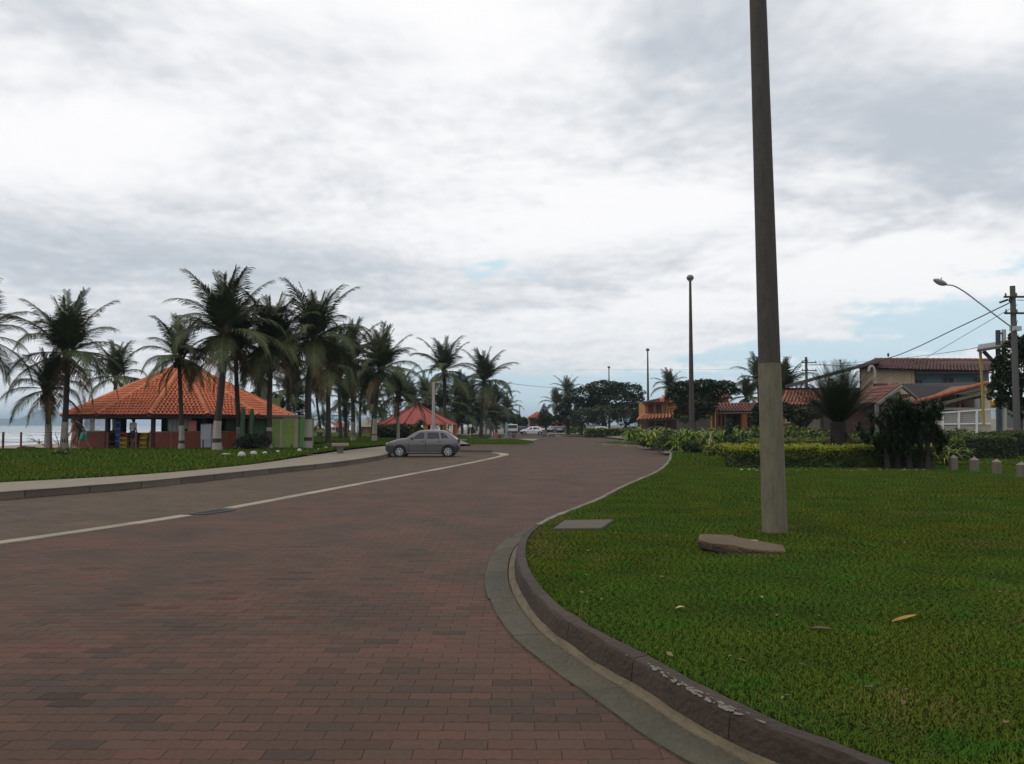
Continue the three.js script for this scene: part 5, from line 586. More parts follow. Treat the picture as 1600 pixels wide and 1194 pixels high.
{ // open shed on blue and yellow posts
  const d = 47, t = houseAt('open shed roof on blue, yellow and white posts behind the blossoming tree', 'shed', 1560, d, .5, 'shed'), L = local(t), bl = mat(.008, .03, .042, .6), ye = mat(.27, .19, .02, .6), wh = wallMat(.38, .37, .35);
  part('roof', slabBetween([L(1527, 546, d - .6), L(1620, 530, d - .6), L(1620, 524, d + 3), L(1529, 538.5, d + 3)], .16), rough(.20, .19, .19), t); part('fascia', bar(L(1527, 548, d - .55), L(1620, 533, d - .55), .12, .06), rough(.10, .09, .09), t);
  const pst = (x0, y0, x1, y1, w, m, name) => part(name, bar(L(x0, y0, d), L(x1, y1, d), w), m, t); pst(1559.5, 516, 1561, 692, .19, bl, 'blue_post'); pst(1568.5, 515, 1570, 692, .17, wh, 'white_post'); pst(1537, 549, 1559, 572, .16, bl, 'blue_brace'); pst(1532, 550, 1537.5, 664, .105, ye, 'yellow_post'); pst(1531.7, 546, 1532, 556, .12, wh, 'post_top'); pst(1560, 520, 1569, 522, .08, bl, 'crosspiece');
  pst(1550, 585, 1585, 584, .12, rough(.25, .1, .06), 'rail'); part('yellow_float', new THREE.SphereGeometry(.22, 14, 10).translate(...L(1554, 631, d - 3).toArray()), mat(.45, .26, .03, .5), t);
}
{ // red roofs seen through the plants
  const d = 64, t = houseAt('low house with red tiled lean-to roofs behind the cycad', 'house', 1345, d, .6), L = local(t);
  tiledRoof(t, [[L(1318, 672, d - 2), L(1378, 652, d - 2), L(1392, 622, d + 3), L(1345, 632, d + 3)], [L(1340, 640, d + 1), L(1400, 622, d + 1), L(1405, 606, d + 5), L(1362, 613, d + 5)]], [.125, .040, .029], { wT: .3, step: .5, r: .15, vary: .5, seed: 14 }); wallPx(L, 1325, 1400, 640, 690, d + 3.2, .2, wallMat(.05, .03, .025), 'wall', t); part('beam', bar(L(1318, 674, d - 2.1), L(1380, 653, d - 2.1), .16), rough(.09, .07, .05), t);
  const d2 = 70, u = houseAt('small house with orange red roof and dark porch left of the cycad', 'house', 1250, d2, .6), K = local(u);
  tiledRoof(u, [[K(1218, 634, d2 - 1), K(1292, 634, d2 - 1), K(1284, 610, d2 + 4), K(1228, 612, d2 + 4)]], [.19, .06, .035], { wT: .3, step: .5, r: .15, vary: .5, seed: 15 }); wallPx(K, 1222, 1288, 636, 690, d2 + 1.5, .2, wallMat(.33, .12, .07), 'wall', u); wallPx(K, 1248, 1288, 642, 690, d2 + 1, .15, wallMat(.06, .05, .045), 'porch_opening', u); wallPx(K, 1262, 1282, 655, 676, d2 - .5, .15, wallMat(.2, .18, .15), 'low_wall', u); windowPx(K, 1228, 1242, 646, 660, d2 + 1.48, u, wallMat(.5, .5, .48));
}
{ // orange two storey house
  const d = 100, t = houseAt('orange two storey house with tiled roofs and a verandah behind the spreading tree', 'house', 1070, d, .3), L = local(t), org = wallMat(.46, .19, .05), org2 = wallMat(.40, .15, .04), brown = rough(.06, .04, .03), T = [.40, .14, .085];
  wallPx(L, 1008, 1058, 628, 672, d + 1, 5, org, 'wall', t); wallPx(L, 1050, 1112, 616, 672, d + 3, 5, org2, 'wall', t); wallPx(L, 1106, 1139.5, 622, 672, d, 6, org, 'tower_wall', t);
  tiledRoof(t, [[L(1022, 629, d), L(1052, 629, d), L(1058, 610, d + 3), L(1050, 610, d + 3)], [L(1095, 622, d - .8), L(1145, 621.5, d - .8), L(1135, 613, d + 3), L(1100, 613, d + 3)], [L(1052, 618, d + 2), L(1108, 618, d + 2), L(1100, 609, d + 6), L(1056, 609, d + 6)]], T, { wT: .4, step: .6, r: .2, vary: .35, seed: 16 }); part('flat_roof', slabBetween([L(1003, 629, d), L(1030, 623, d), L(1030, 622, d + 4), L(1005, 627, d + 4)], .25), rough(.05, .05, .045), t); part('eave_board', bar(L(1096, 623, d - .7), L(1145, 622.5, d - .7), .15), brown, t);
  [[1013, 1021, 633, 648], [1025, 1033, 633, 648]].forEach(([a, b, c, e]) => windowPx(L, a, b, c, e, d + 1, t, rough(.12, .05, .03), M.black)); windowPx(L, 1036, 1041, 632, 646, d + 1, t, wallMat(.6, .35, .12)); windowPx(L, 1118, 1130, 627, 636, d, t, rough(.3, .12, .05));
  { const tr = []; for (let i = 0; i < 7; i++) tr.push(bar(L(1047, 622 + i * 4.2, d - .6), L(1062, 620 + i * 4.2, d - .6), .10)); part('balcony_slats', tr, brown, t); part('balcony_rail', [bar(L(1008, 645, d - .4), L(1048, 645, d - .4), .12), bar(L(1008, 641, d - .4), L(1048, 641, d - .4), .08)], brown, t); }
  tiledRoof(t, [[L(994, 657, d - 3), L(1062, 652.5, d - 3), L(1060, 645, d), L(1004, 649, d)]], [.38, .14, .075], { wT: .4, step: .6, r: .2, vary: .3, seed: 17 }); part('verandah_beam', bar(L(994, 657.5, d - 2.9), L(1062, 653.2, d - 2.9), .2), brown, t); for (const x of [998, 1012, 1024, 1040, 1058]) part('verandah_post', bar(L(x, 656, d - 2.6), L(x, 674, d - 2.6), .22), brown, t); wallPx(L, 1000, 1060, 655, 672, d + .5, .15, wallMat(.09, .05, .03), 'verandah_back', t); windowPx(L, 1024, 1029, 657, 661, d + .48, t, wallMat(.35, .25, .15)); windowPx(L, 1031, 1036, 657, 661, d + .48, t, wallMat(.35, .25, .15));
}
{ const d = 86, t = houseAt('brown roofed porch on posts with an orange pillar left of the big lamp pole', 'porch', 1145, d, .35, 'porch'), L = local(t), T = [.15, .05, .036], br = rough(.13, .06, .04);
  tiledRoof(t, [[L(1120, 644.5, d - 1), L(1200, 643.5, d - 1), L(1186, 631.5, d + 3), L(1112, 632, d + 3)]], T, { wT: .35, step: .55, r: .17, vary: .4, seed: 18 }); part('verge_board', bar(L(1113, 633.5, d - .8), L(1098, 652, d - .8), .2, .12), rough(.12, .08, .06), t); part('left_roof', slabBetween([L(1098, 652, d - .8), L(1113, 633, d - .8), L(1113, 633, d + 4), L(1098, 652, d + 4)], .12), rough(.12, .05, .04), t);
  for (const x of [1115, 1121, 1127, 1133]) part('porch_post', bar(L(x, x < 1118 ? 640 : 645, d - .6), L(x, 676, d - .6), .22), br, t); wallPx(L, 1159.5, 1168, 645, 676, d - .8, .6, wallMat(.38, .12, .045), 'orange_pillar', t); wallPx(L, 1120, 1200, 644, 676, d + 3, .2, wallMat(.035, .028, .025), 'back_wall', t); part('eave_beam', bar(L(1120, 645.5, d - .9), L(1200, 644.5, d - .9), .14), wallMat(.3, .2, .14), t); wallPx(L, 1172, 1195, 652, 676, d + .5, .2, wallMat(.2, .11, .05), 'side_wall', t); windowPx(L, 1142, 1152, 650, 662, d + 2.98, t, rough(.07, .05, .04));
  const f = houseAt('grey garden wall between the orange house and the brown porch', 'wall', 1080, 92, .3, 'garden_wall'), K = local(f); for (let i = 0; i < 12; i++) wallPx(K, 1058 + i * 4.4, 1062.1 + i * 4.4, 651.5, 676, 92, .14, i % 2 ? M.gw1 ??= wallMat(.105, .105, .085) : M.gw2 ??= wallMat(.09, .09, .075), 'panel', f); wallPx(K, 1057, 1112, 650.4, 651.4, 92, .22, wallMat(.13, .125, .1), 'coping', f); }
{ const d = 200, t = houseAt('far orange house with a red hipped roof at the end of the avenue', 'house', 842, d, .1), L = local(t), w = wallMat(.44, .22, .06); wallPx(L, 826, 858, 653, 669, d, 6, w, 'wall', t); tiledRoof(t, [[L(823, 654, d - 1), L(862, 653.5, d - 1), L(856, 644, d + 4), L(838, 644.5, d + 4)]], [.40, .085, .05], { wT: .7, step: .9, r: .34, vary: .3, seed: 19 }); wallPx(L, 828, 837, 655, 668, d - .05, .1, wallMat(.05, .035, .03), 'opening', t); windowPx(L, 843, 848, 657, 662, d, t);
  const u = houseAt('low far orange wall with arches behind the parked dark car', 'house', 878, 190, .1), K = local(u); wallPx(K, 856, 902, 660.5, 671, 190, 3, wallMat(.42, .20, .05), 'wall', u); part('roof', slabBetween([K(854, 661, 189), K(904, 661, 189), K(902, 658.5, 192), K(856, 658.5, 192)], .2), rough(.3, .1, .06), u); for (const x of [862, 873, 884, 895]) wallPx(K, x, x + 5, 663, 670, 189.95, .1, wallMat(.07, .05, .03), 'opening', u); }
{ // red pavilion behind the hatchback
  const d = 88, b = at(652, 664, d), gy = -.1, t = thing('round_pavilion', 'red painted round pavilion roof on orange posts behind the hatchback', 'pavilion', [b.x, gy, -d]), L = local(t), n = 12, R = 4.35, ey = L(652, 662.5, d).y, ap = L(652, 631, d).y, red = [.27, .05, .042], q = [...Array(n)].map((_, i) => { const a = .2 + i * 6.2832 / n; return V(Math.cos(a) * R, ey, Math.sin(a) * R); });
  q.forEach((v, i) => { const w = q[(i + 1) % n], m = new MB(), k = .9 + .18 * ((i * 5) % 4) / 4; for (let s = 0; s < 6; s++) { const a0 = s / 6, a1 = (s + 1) / 6, A = v.clone().lerp(w, a0), B = v.clone().lerp(w, a1), C = V(0, ap, 0); m.tri(A.toArray(), C.toArray(), B.toArray(), red.map((c) => c * k * (s % 2 ? 1 : .94))); } part('roof_panel', m.geo(), tileMat, t); part('hip_strip', bar(v.clone().add(V(0, .03, 0)), V(0, ap + .04, 0), .09, .08), rough(.12, .028, .024), t); part('fascia', bar(v.clone().setY(ey - .06), w.clone().setY(ey - .06), .10, .14), rough(.42, .10, .04), t); });
  q.forEach((v) => part('post', bar(v.clone().multiplyScalar(.95).setY(-.1), v.clone().multiplyScalar(.95).setY(ey - .05), .38), wallMat(.45, .16, .04), t)); part('peak_cap', new THREE.ConeGeometry(.35, .3, 12).translate(0, ap + .08, 0), rough(.2, .05, .03), t); part('counter', cyl(2.6, 2.6, 1.0, 20), wallMat(.05, .03, .025), t); part('floor', cyl(4.2, 4.2, .1, 24, 0, -.02, 0), rough(.2, .18, .15), t);
  const g = houseAt('white pronged stand beside the right end of the red pavilion', 'stand', 702, 84, .2, 'stand'), K = local(g); for (const x of [698.5, 702.5, 706.5]) part('prong', bar(K(x, 676, 84), K(x, x === 702.5 ? 666 : 662.5, 84), .08), M.white, g); part('crossbar', bar(K(698, 671.5, 84), K(707, 671.5, 84), .18, .06), M.white, g); part('crossbar', bar(K(698, 674.5, 84), K(707, 674.5, 84), .18, .06), M.white, g);
}
// beach huts far off
[[482, 190, 459, 501, 660, 667.5, [.30, .05, .04], 'left of the wooden sign'], [529, 178, 513, 546, 656, 668, [.24, .045, .04], 'behind the low date palm'], [575, 150, 556, 594, 652, 667, [.23, .21, .16], 'with a grey roof between the palm trunks']].forEach(([px, d, x0, x1, yt, ye, c, where], i) => { const t = houseAt('distant beach hut ' + where, 'hut', px, d, -.6, 'beach_hut'), L = local(t), a = L(x0, ye, d), b = L(x1, ye, d), R = (b.x - a.x) / 2, H = L(px, yt, d).y - a.y; part('roof', tint(new THREE.ConeGeometry(R, H, 10, 3).translate((a.x + b.x) / 2, a.y + H / 2, 0), (x, y, z) => { const k = .9 + .25 * noise(x * 2, z * 2 + y); return c.map((v) => v * k); }), tileMat, t); part('wall', cyl(R * .75, R * .75, a.y, 12, (a.x + b.x) / 2, 0, 0), wallMat(i === 2 ? .2 : .15, i === 2 ? .1 : .05, .06), t); for (let k = 0; k < 6; k++) part('post', cyl(.14, .14, a.y, 6, (a.x + b.x) / 2 + R * .9 * Math.cos(k * 1.05), 0, R * .9 * Math.sin(k * 1.05)), wallMat(.4, .33, .25), t); });
{ const d = 165, t = houseAt('white rounded beach tent far off between the palms', 'tent', 519, d, -.8, 'beach_tent'), L = local(t), p = L(519, 671, d); part('canopy', new THREE.SphereGeometry(.75, 16, 8, 0, 6.3, 0, 1.5).scale(1, .8, 1).translate(p.x, p.y + .35, 0), M.white, t); for (const s of [-1, 1]) part('leg', cyl(.07, .07, 1.2, 6, p.x + s * .6, p.y - .9, .2), M.white, t); part('table', bx(1.3, .5, .6, p.x, p.y - .35, 0), wallMat(.5, .5, .5), t); }
// ------------------------------------------------------------------ poles, wires, lamps on arms
function utilityPole(label, px, top, d, gy, armTo) { const b = at(px, 664, d), H = at(px, top, d).y - gy, t = thing('utility_pole', label, 'utility pole', [b.x, gy, -d], 0, 'utility poles'), L = local(t); part('shaft', cyl(.16, .12, H, 12), rough(.085, .085, .085), t);
  for (const h of [.55, 1.35]) { part('crossarm', bx(1.5, .09, .09, .25, H - h, .12), M.darkWood, t); for (const x of [-.42, .1, .9]) part('insulator', cyl(.05, .035, .14, 8, x, H - h + .05, .12), mat(.12, .10, .09, .4), t); }
  if (armTo) { const s = d / F, A = armTo.map(([x, y]) => L(x, y, d)); part('lamp_arm', tube(A, .035, 30, 7), M.galv, t); const e = A[A.length - 1], dir = e.clone().sub(A[A.length - 2]).normalize(), hd = part('lamp_head', new THREE.SphereGeometry(1, 20, 12).scale(.36, .13, .16).rotateZ(-.38).translate(e.x - .32, e.y + .13, e.z), mat(.20, .22, .21, .4), t); part('lens', new THREE.SphereGeometry(1, 16, 8).scale(.26, .09, .12).rotateZ(-.38).translate(e.x - .34, e.y + .07, e.z), mat(.35, .37, .36, .2), hd); part('photocell', cyl(.03, .03, .09, 8, e.x - .26, e.y + .26, e.z), M.galv, hd); part('arm_clamp', bx(.4, .22, .34, A[0].x + .12, A[0].y - .02, A[0].z), M.galv, t); }
  return t; }
utilityPole('utility pole at the right edge carrying a curved lamp arm', 1589, 447, 40, .4, [[1583, 513], [1560, 496], [1530, 473], [1505, 454.5], [1490, 446.5], [1479.5, 445]]);
utilityPole('distant utility pole behind the cycad', 1261.5, 558, 82, .5, [[1260, 606], [1250, 597], [1236, 583], [1226, 574], [1219, 571]]);
{ const w = (label, pts, r) => { tag(part('power_cable', tube(pts.map((p) => at(...p)), r, 40, 5), M.wire), label, 'cable'); };
  w('thick power cable running down from the edge pole over the long house roof', [[1576, 474, 40], [1500, 510.5, 47], [1400, 556, 58], [1330, 571, 69], [1262, 569, 82]], .03); w('cable bundle from the distant pole towards the near lamp pole', [[1262, 577, 82], [1180, 598, 120], [1120, 604, 160]], .03);
  w('thin wire high over the houses, ending at the edge pole', [[1620, 520, 38], [1500, 548, 62], [1330, 567, 110], [1140, 577, 190], [900, 578, 330]], .022); w('thin wire crossing behind the open crown palm', [[770, 595, 102], [820, 602, 118], [880, 606, 140], [1000, 609, 150]], .03); w('thin wire over the umbrella shaped tree', [[1590, 476, 40], [1400, 583, 58], [1340, 602, 66], [1262, 590, 82]], .014);
  w('loop of loose cable by the edge pole', [[1590, 500, 40], [1585, 520, 39.8], [1575, 527, 40], [1568, 523, 46]], .012); w('short cable to the right of the edge pole', [[1589, 469, 40], [1625, 470, 39]], .02);
  const m = at(1571, 469, 40), j = thing('cable_joint', 'coil of black cable joint hanging left of the edge pole', 'cable joint', m); part('coil', new THREE.TorusGeometry(.13, .035, 8, 20).rotateY(.4).translate(.28, -.02, 0), M.wire, j); part('sleeve', rod(V(-.28, -.12, 0), V(.12, .02, 0), .05, .05, 8), M.wire, j); part('tie', rod(V(.3, .1, 0), V(.5, .28, 0), .015, .015, 5), M.wire, j);
  [[1313, 562, 92, 'left'], [1388, 552, 76, 'right']].forEach(([x, y, d, s]) => { const p = at(x, y, d), t = thing('wire_spacer', 'small dark spacer hanging on the high thin wire, ' + s + ' of the two', 'spacer', p); part('body', bx(.16, .3, .1, 0, -.15, 0), M.wire, t); part('rod', cyl(.02, .02, .5, 5, 0, -.55, 0), M.wire, t); }); }
// ------------------------------------------------------------------ cars
const pwl = (pts) => (x) => { if (x <= pts[0][0]) return pts[0][1]; for (let i = 1; i < pts.length; i++) if (x <= pts[i][0]) { const t = (x - pts[i - 1][0]) / (pts[i][0] - pts[i - 1][0]); return lerp(pts[i - 1][1], pts[i][1], t); } return pts[pts.length - 1][1]; };
function hatchback(label, paint, o = {}) { // nose at x = 0, tail at x = 3.74
  const { name = 'parked_car', twoDoor = false, category = 'car', group } = o, t = thing(name, label, category, [0, 0, 0], 0, group), Ln = 3.74;
  const top = pwl([[0, .60], [.03, .66], [.10, .735], [.22, .79], [.5, .872], [.8, .93], [1.06, .965], [1.2, 1.06], [1.36, 1.17], [1.52, 1.27], [1.68, 1.328], [1.9, 1.36], [2.25, 1.378], [2.6, 1.372], [2.95, 1.345], [3.12, 1.30], [3.3, 1.19], [3.46, 1.08], [3.58, .98], [3.66, .90], [3.715, .78], [3.74, .62]]);
  const bot = pwl([[0, .42], [.04, .30], [.15, .22], [.4, .2], [3.3, .2], [3.6, .26], [3.74, .4]]), plan = (x) => .80 * (1 - .20 * Math.max(0, 1 - x / .55) ** 2.2 - .12 * Math.max(0, (x - 3.2) / .54) ** 2.2), belt = .93;
  const sideZ = (x, y) => { const w = plan(x); return w * (y < belt ? .945 + .055 * Math.sin(clamp((y - .18) / .75) * 2.5) : lerp(.978, .715, clamp((y - belt) / .45))); };
  const skin = (x0, x1, lo, hi, off, nx = 60, nk = 9, capTop = true) => { const m = []; for (let i = 0; i <= nx; i++) { const x = lerp(x0, x1, i / nx), yb = Math.max(lo, bot(x)), yt = Math.min(hi, top(x)), row = []; const isTop = top(x) <= hi; for (let k = 0; k <= nk; k++) { const s = k / nk, y = lerp(yb, yt - (isTop ? .045 : 0), s); row.push([x, y, sideZ(x, y) + off]); } if (isTop && capTop) { const w = sideZ(x, yt - .045) + off; row.push([x, yt - .016, w - .018], [x, yt + .004 + off, w - .06], [x, yt + .018 + off, w * .5], [x, yt + .022 + off, 0]); } m.push(row); } const N = Math.min(...m.map((r) => r.length)); const P = [], I = [], n = m[0].length; for (const r of m) { while (r.length < n) r.push(r[r.length - 1]); for (const p of r) P.push(...p); } const c = m.length; for (const r of m) for (const p of r) P.push(p[0], p[1], -p[2]); for (let i = 0; i < c - 1; i++) for (let k = 0; k < n - 1; k++) { const a = i * n + k, b = a + n; I.push(a, a + 1, b, b, a + 1, b + 1); const q = a + c * n, w = b + c * n; I.push(q, w, q + 1, w, w + 1, q + 1); } for (const i of [0, c - 1]) for (let k = 0; k < n - 1; k++) { const a = i * n + k, q = a + c * n; I.push(a, q, a + 1, a + 1, q, q + 1); } let g = new THREE.BufferGeometry(); g.setAttribute('position', new THREE.Float32BufferAttribute(P, 3)); g.setIndex(I); g = mergeVertices(g, 1e-4); return toCreasedNormals(g, .7); };
  const pm = new THREE.MeshPhysicalMaterial({ color: lin(...paint), roughness: .42, metalness: .25, clearcoat: 1, clearcoatRoughness: .06 }), plastic = mat(.022, .023, .025, .65), dark = mat(.008, .008, .009, .9), glassM = new THREE.MeshPhysicalMaterial({ color: lin(.010, .013, .024), roughness: .04 }), chrome = mat(.55, .56, .57, .3, { metalness: .9 });
  part('body', skin(0, Ln, 0, 9, 0, 74), pm, t);
  const patch = (poly, off, m, name, parent, both = true) => { const s = new THREE.ShapeGeometry(new THREE.Shape(poly.map(([x, y]) => new THREE.Vector2(x, y)))); let g = s; const fine = []; const p = g.attributes.position, ix = g.index.array; const cut = (a, b, c, n) => { if (n) { const f = (u, v) => [(u[0] + v[0]) / 2, (u[1] + v[1]) / 2], ab = f(a, b), bc = f(b, c), ca = f(c, a); cut(a, ab, ca, n - 1); cut(ab, b, bc, n - 1); cut(ca, bc, c, n - 1); cut(ab, bc, ca, n - 1); } else fine.push(a, b, c); }; for (let i = 0; i < ix.length; i += 3) cut(...[0, 1, 2].map((k) => [p.getX(ix[i + k]), p.getY(ix[i + k])]), 3);
    const out = []; for (const sgn of both ? [1, -1] : [1]) { const q = []; for (let i = 0; i < fine.length; i += 3) { const tr = [fine[i], fine[i + 1], fine[i + 2]].map(([x, y]) => [x, y, sgn * (sideZ(x, y) + off)]); if (sgn < 0) tr.reverse(); q.push(...tr.flat()); } let h = new THREE.BufferGeometry(); h.setAttribute('position', new THREE.Float32BufferAttribute(q, 3)); h = mergeVertices(h, 1e-4); h.computeVertexNormals(); out.push(part(name, h, m, parent ?? t)); } return out; };
  const dA = [[1.22, .28], [2.06, .28], [2.06, 1.30], [1.78, 1.29], [1.60, 1.22], [1.22, .975]], dB = [[2.085, .28], [2.52, .28], [2.62, .40], [2.74, .55], [2.90, .60], [2.96, .75], [2.92, 1.0], [2.84, 1.285], [2.085, 1.30]];
  const doors = patch(twoDoor ? [[1.22, .28], [2.3, .28], [2.3, 1.30], [1.78, 1.29], [1.60, 1.22], [1.22, .975]] : dA, .006, pm, 'door'); if (!twoDoor) patch(dB, .006, pm, 'door').forEach((d, i) => doors.push(d));
  patch([[1.205, .27], [1.22, .27], [1.22, .975], [1.205, .965]], .007, dark, 'door_gap'); patch(twoDoor ? [[2.3, .28], [2.315, .28], [2.315, 1.29], [2.3, 1.3]] : [[2.06, .28], [2.085, .28], [2.085, 1.3], [2.06, 1.3]], .007, dark, 'door_gap');
  patch([[1.37, .935], [1.99, .94], [2.0, 1.262], [1.80, 1.262], [1.66, 1.2]], .012, glassM, 'side_window'); patch([[2.135, .94], [2.78, .95], [2.72, 1.262], [2.135, 1.268]], .012, glassM, 'side_window'); patch([[2.86, .965], [3.24, .975], [3.12, 1.12], [2.95, 1.24], [2.80, 1.25]], .012, glassM, 'quarter_window');
  patch([[1.20, .555], [2.96, .575], [2.96, .592], [1.20, .572]], .012, plastic, 'rub_strip'); patch([[.98, .205], [2.72, .205], [2.72, .25], [.98, .25]], .012, mat(.2, .2, .2, .4, { metalness: .4 }), 'sill');
  for (const x of twoDoor ? [2.12] : [1.9, 2.76]) for (const s of [1, -1]) part('handle', rbx(.15, .035, .03, .012, x, .80, s * (sideZ(x, .80) + .016)), plastic, t);
  for (const s of [1, -1]) { const mm = part('mirror', rbx(.1, .11, .18, .03, 1.36, .96, s * (sideZ(1.36, .95) + .085)), plastic, t); part('mirror_glass', bx(.006, .08, .13, 1.413, .96, s * (sideZ(1.36, .95) + .09)), chrome, mm); }
  part('front_bumper', skin(-.0, .46, .2, .585, .016, 14, 6, false).translate(-.016, 0, 0), plastic, t); part('rear_bumper', skin(3.34, Ln, .2, .56, .016, 12, 6, false).translate(.016, 0, 0), plastic, t);
  // glass fore and aft follows the skin
  const screen = (x0, x1, k, name) => { const P = [], I = []; for (let i = 0; i <= 8; i++) for (let j = 0; j <= 8; j++) { const x = lerp(x0, x1, i / 8), y = top(x), w = sideZ(x, y - .05) * k; P.push(x, y + .03 - .02 * ((j - 4) / 4) ** 2, (j - 4) / 4 * w); } for (let i = 0; i < 8; i++) for (let j = 0; j < 8; j++) { const a = i * 9 + j; I.push(a, a + 1, a + 9, a + 1, a + 10, a + 9); } const g = new THREE.BufferGeometry(); g.setAttribute('position', new THREE.Float32BufferAttribute(P, 3)); g.setIndex(I); g.computeVertexNormals(); part(name, g, new THREE.MeshPhysicalMaterial({ color: glassM.color, roughness: .05, side: THREE.DoubleSide }), t); };
  screen(1.12, 1.60, .9, 'windscreen'); screen(3.12, 3.52, .86, 'rear_window');
  for (const s of [1, -1]) { part('headlight', new THREE.SphereGeometry(1, 14, 10).scale(.11, .07, .15).rotateY(s * .35).translate(.10, .675, s * .5), mat(.45, .47, .48, .1), t); part('tail_light', rbx(.09, .22, .12, .03, 3.69, .80, s * .63), mat(.07, .012, .012, .25), t); }
  part('grille', bx(.03, .08, .6, .045, .64, 0), dark, t); part('number_plate', bx(.012, .13, .4, 3.765, .62, 0), mat(.4, .4, .4, .5), t); part('exhaust', rod(V(3.4, .22, .35), V(3.78, .21, .35), .025, .025, 8), chrome, t); part('underside', bx(3.0, .12, 1.2, 1.87, .22, 0), dark, t); part('aerial', rod(V(2.95, 1.36, 0), V(3.2, 1.62, 0), .006, .004, 5), dark, t);
  for (const x of [.73, 3.21]) for (const s of [1, -1]) { const z = sideZ(x, .45); part('wheel_arch', new THREE.CylinderGeometry(.345, .345, .02, 32).rotateX(Math.PI / 2).translate(x, .30, s * (z + .003)), dark, t);
    const w = new THREE.Group(); w.name = 'wheel'; w.position.set(x, .278, s * (z - .075)); t.add(w); w.rotation.z = x * 3 + s; const lathe = new THREE.LatheGeometry([[.17, -.085], [.255, -.085], [.275, -.06], [.28, 0], [.275, .06], [.255, .085], [.205, .09], [.17, .08]].map(([a, b]) => new THREE.Vector2(a, b)), 36).rotateX(Math.PI / 2); part('tyre', lathe, M.rubber, w);
    const rim = [new THREE.CylinderGeometry(.185, .185, .02, 28).rotateX(Math.PI / 2).translate(0, 0, s * .055)]; for (let i = 0; i < 7; i++) rim.push(bx(.05, .11, .03, 0, .115, s * .078, 0, 0, 0).rotateZ(i * .8976)); rim.push(new THREE.TorusGeometry(.178, .014, 8, 30).translate(0, 0, s * .08), new THREE.CylinderGeometry(.055, .06, .04, 16).rotateX(Math.PI / 2).translate(0, 0, s * .08)); part('rim', rim, mat(.42, .43, .44, .35, { metalness: .7 }), w); part('hub_shadow', new THREE.CylinderGeometry(.17, .17, .005, 24).rotateX(Math.PI / 2).translate(0, 0, s * .0665), mat(.06, .06, .062, .6), w); }
  return t;
}
{ const car = hatchback('grey five door hatchback parked nose to the pavement on the left', [.092, .089, .093]), p = at(605.8, 664, 43.2); car.position.set(p.x, 0, -43.2); car.rotation.y = .0;
  const white = hatchback('small white two door hatchback parked at the end of the avenue', [.62, .64, .67], { twoDoor: true }), q = at(812, 664, 133); white.position.set(q.x, .0, -133);
  const mk = (src, paint, label, px, d, y, ry) => { const c = copyOf(src, label, 'cars parked far down the avenue'), pm = new THREE.MeshPhysicalMaterial({ color: lin(...paint), roughness: .38, metalness: .3, clearcoat: .7, clearcoatRoughness: .12 }); c.traverse((m) => { if (m.name === 'body' || m.name === 'door') m.material = pm; }); const p2 = at(px, 664, d); c.position.set(p2.x, y, -d); c.rotation.y = ry; };
  mk(white, [.55, .57, .6], 'white car parked under the left side of the umbrella shaped tree', 913, 118, .05, .05); mk(car, [.03, .032, .036], 'black car parked right of the farthest lamp pole', 962, 122, .05, .25); mk(car, [.05, .052, .06], 'dark grey car parked under the umbrella shaped tree', 978, 116, .05, .1); mk(car, [.4, .42, .45], 'silver car half hidden by the shrubs beside the slim far lamp pole', 1000, 100, .1, -.5);
  mk(car, [.018, .02, .026], 'black car seen end on in the avenue left of the light green island', 876, 165, 0, 1.25); mk(white, [.5, .52, .55], 'pale car behind the roof of the white hatchback', 848, 185, 0, .6); mk(car, [.06, .065, .075], 'dark car behind the white hatchback, before the low orange wall', 858, 175, 0, .9); mk(car, [.03, .03, .035], 'dark car left of the white hatchback by the trees', 797, 160, 0, .2);
}
{ // white delivery van glimpsed behind the totem
  const d = 150, p = at(793, 664, d), t = thing('white_van', 'white van glimpsed between the teal totem and the white hatchback', 'van', [p.x, 0, -d]); part('body', rbx(1.9, 1.5, 4.2, .2, .9, 1.0, -1), mat(.55, .56, .57, .4), t); part('windscreen', bx(1.6, .55, .05, .9, 1.35, 1.12), M.glass, t); part('bumper', bx(1.8, .25, .15, .9, .4, 1.1), M.black, t); for (const [x, z] of [[.15, .4], [1.65, .4], [.15, -2.4], [1.65, -2.4]]) part('wheel', new THREE.CylinderGeometry(.3, .3, .2, 18).rotateZ(Math.PI / 2).translate(x, .3, z), M.rubber, t); for (const x of [.3, 1.5]) part('headlight', new THREE.SphereGeometry(.12, 10, 8).translate(x, .72, 1.1), mat(.5, .5, .5, .1), t); }
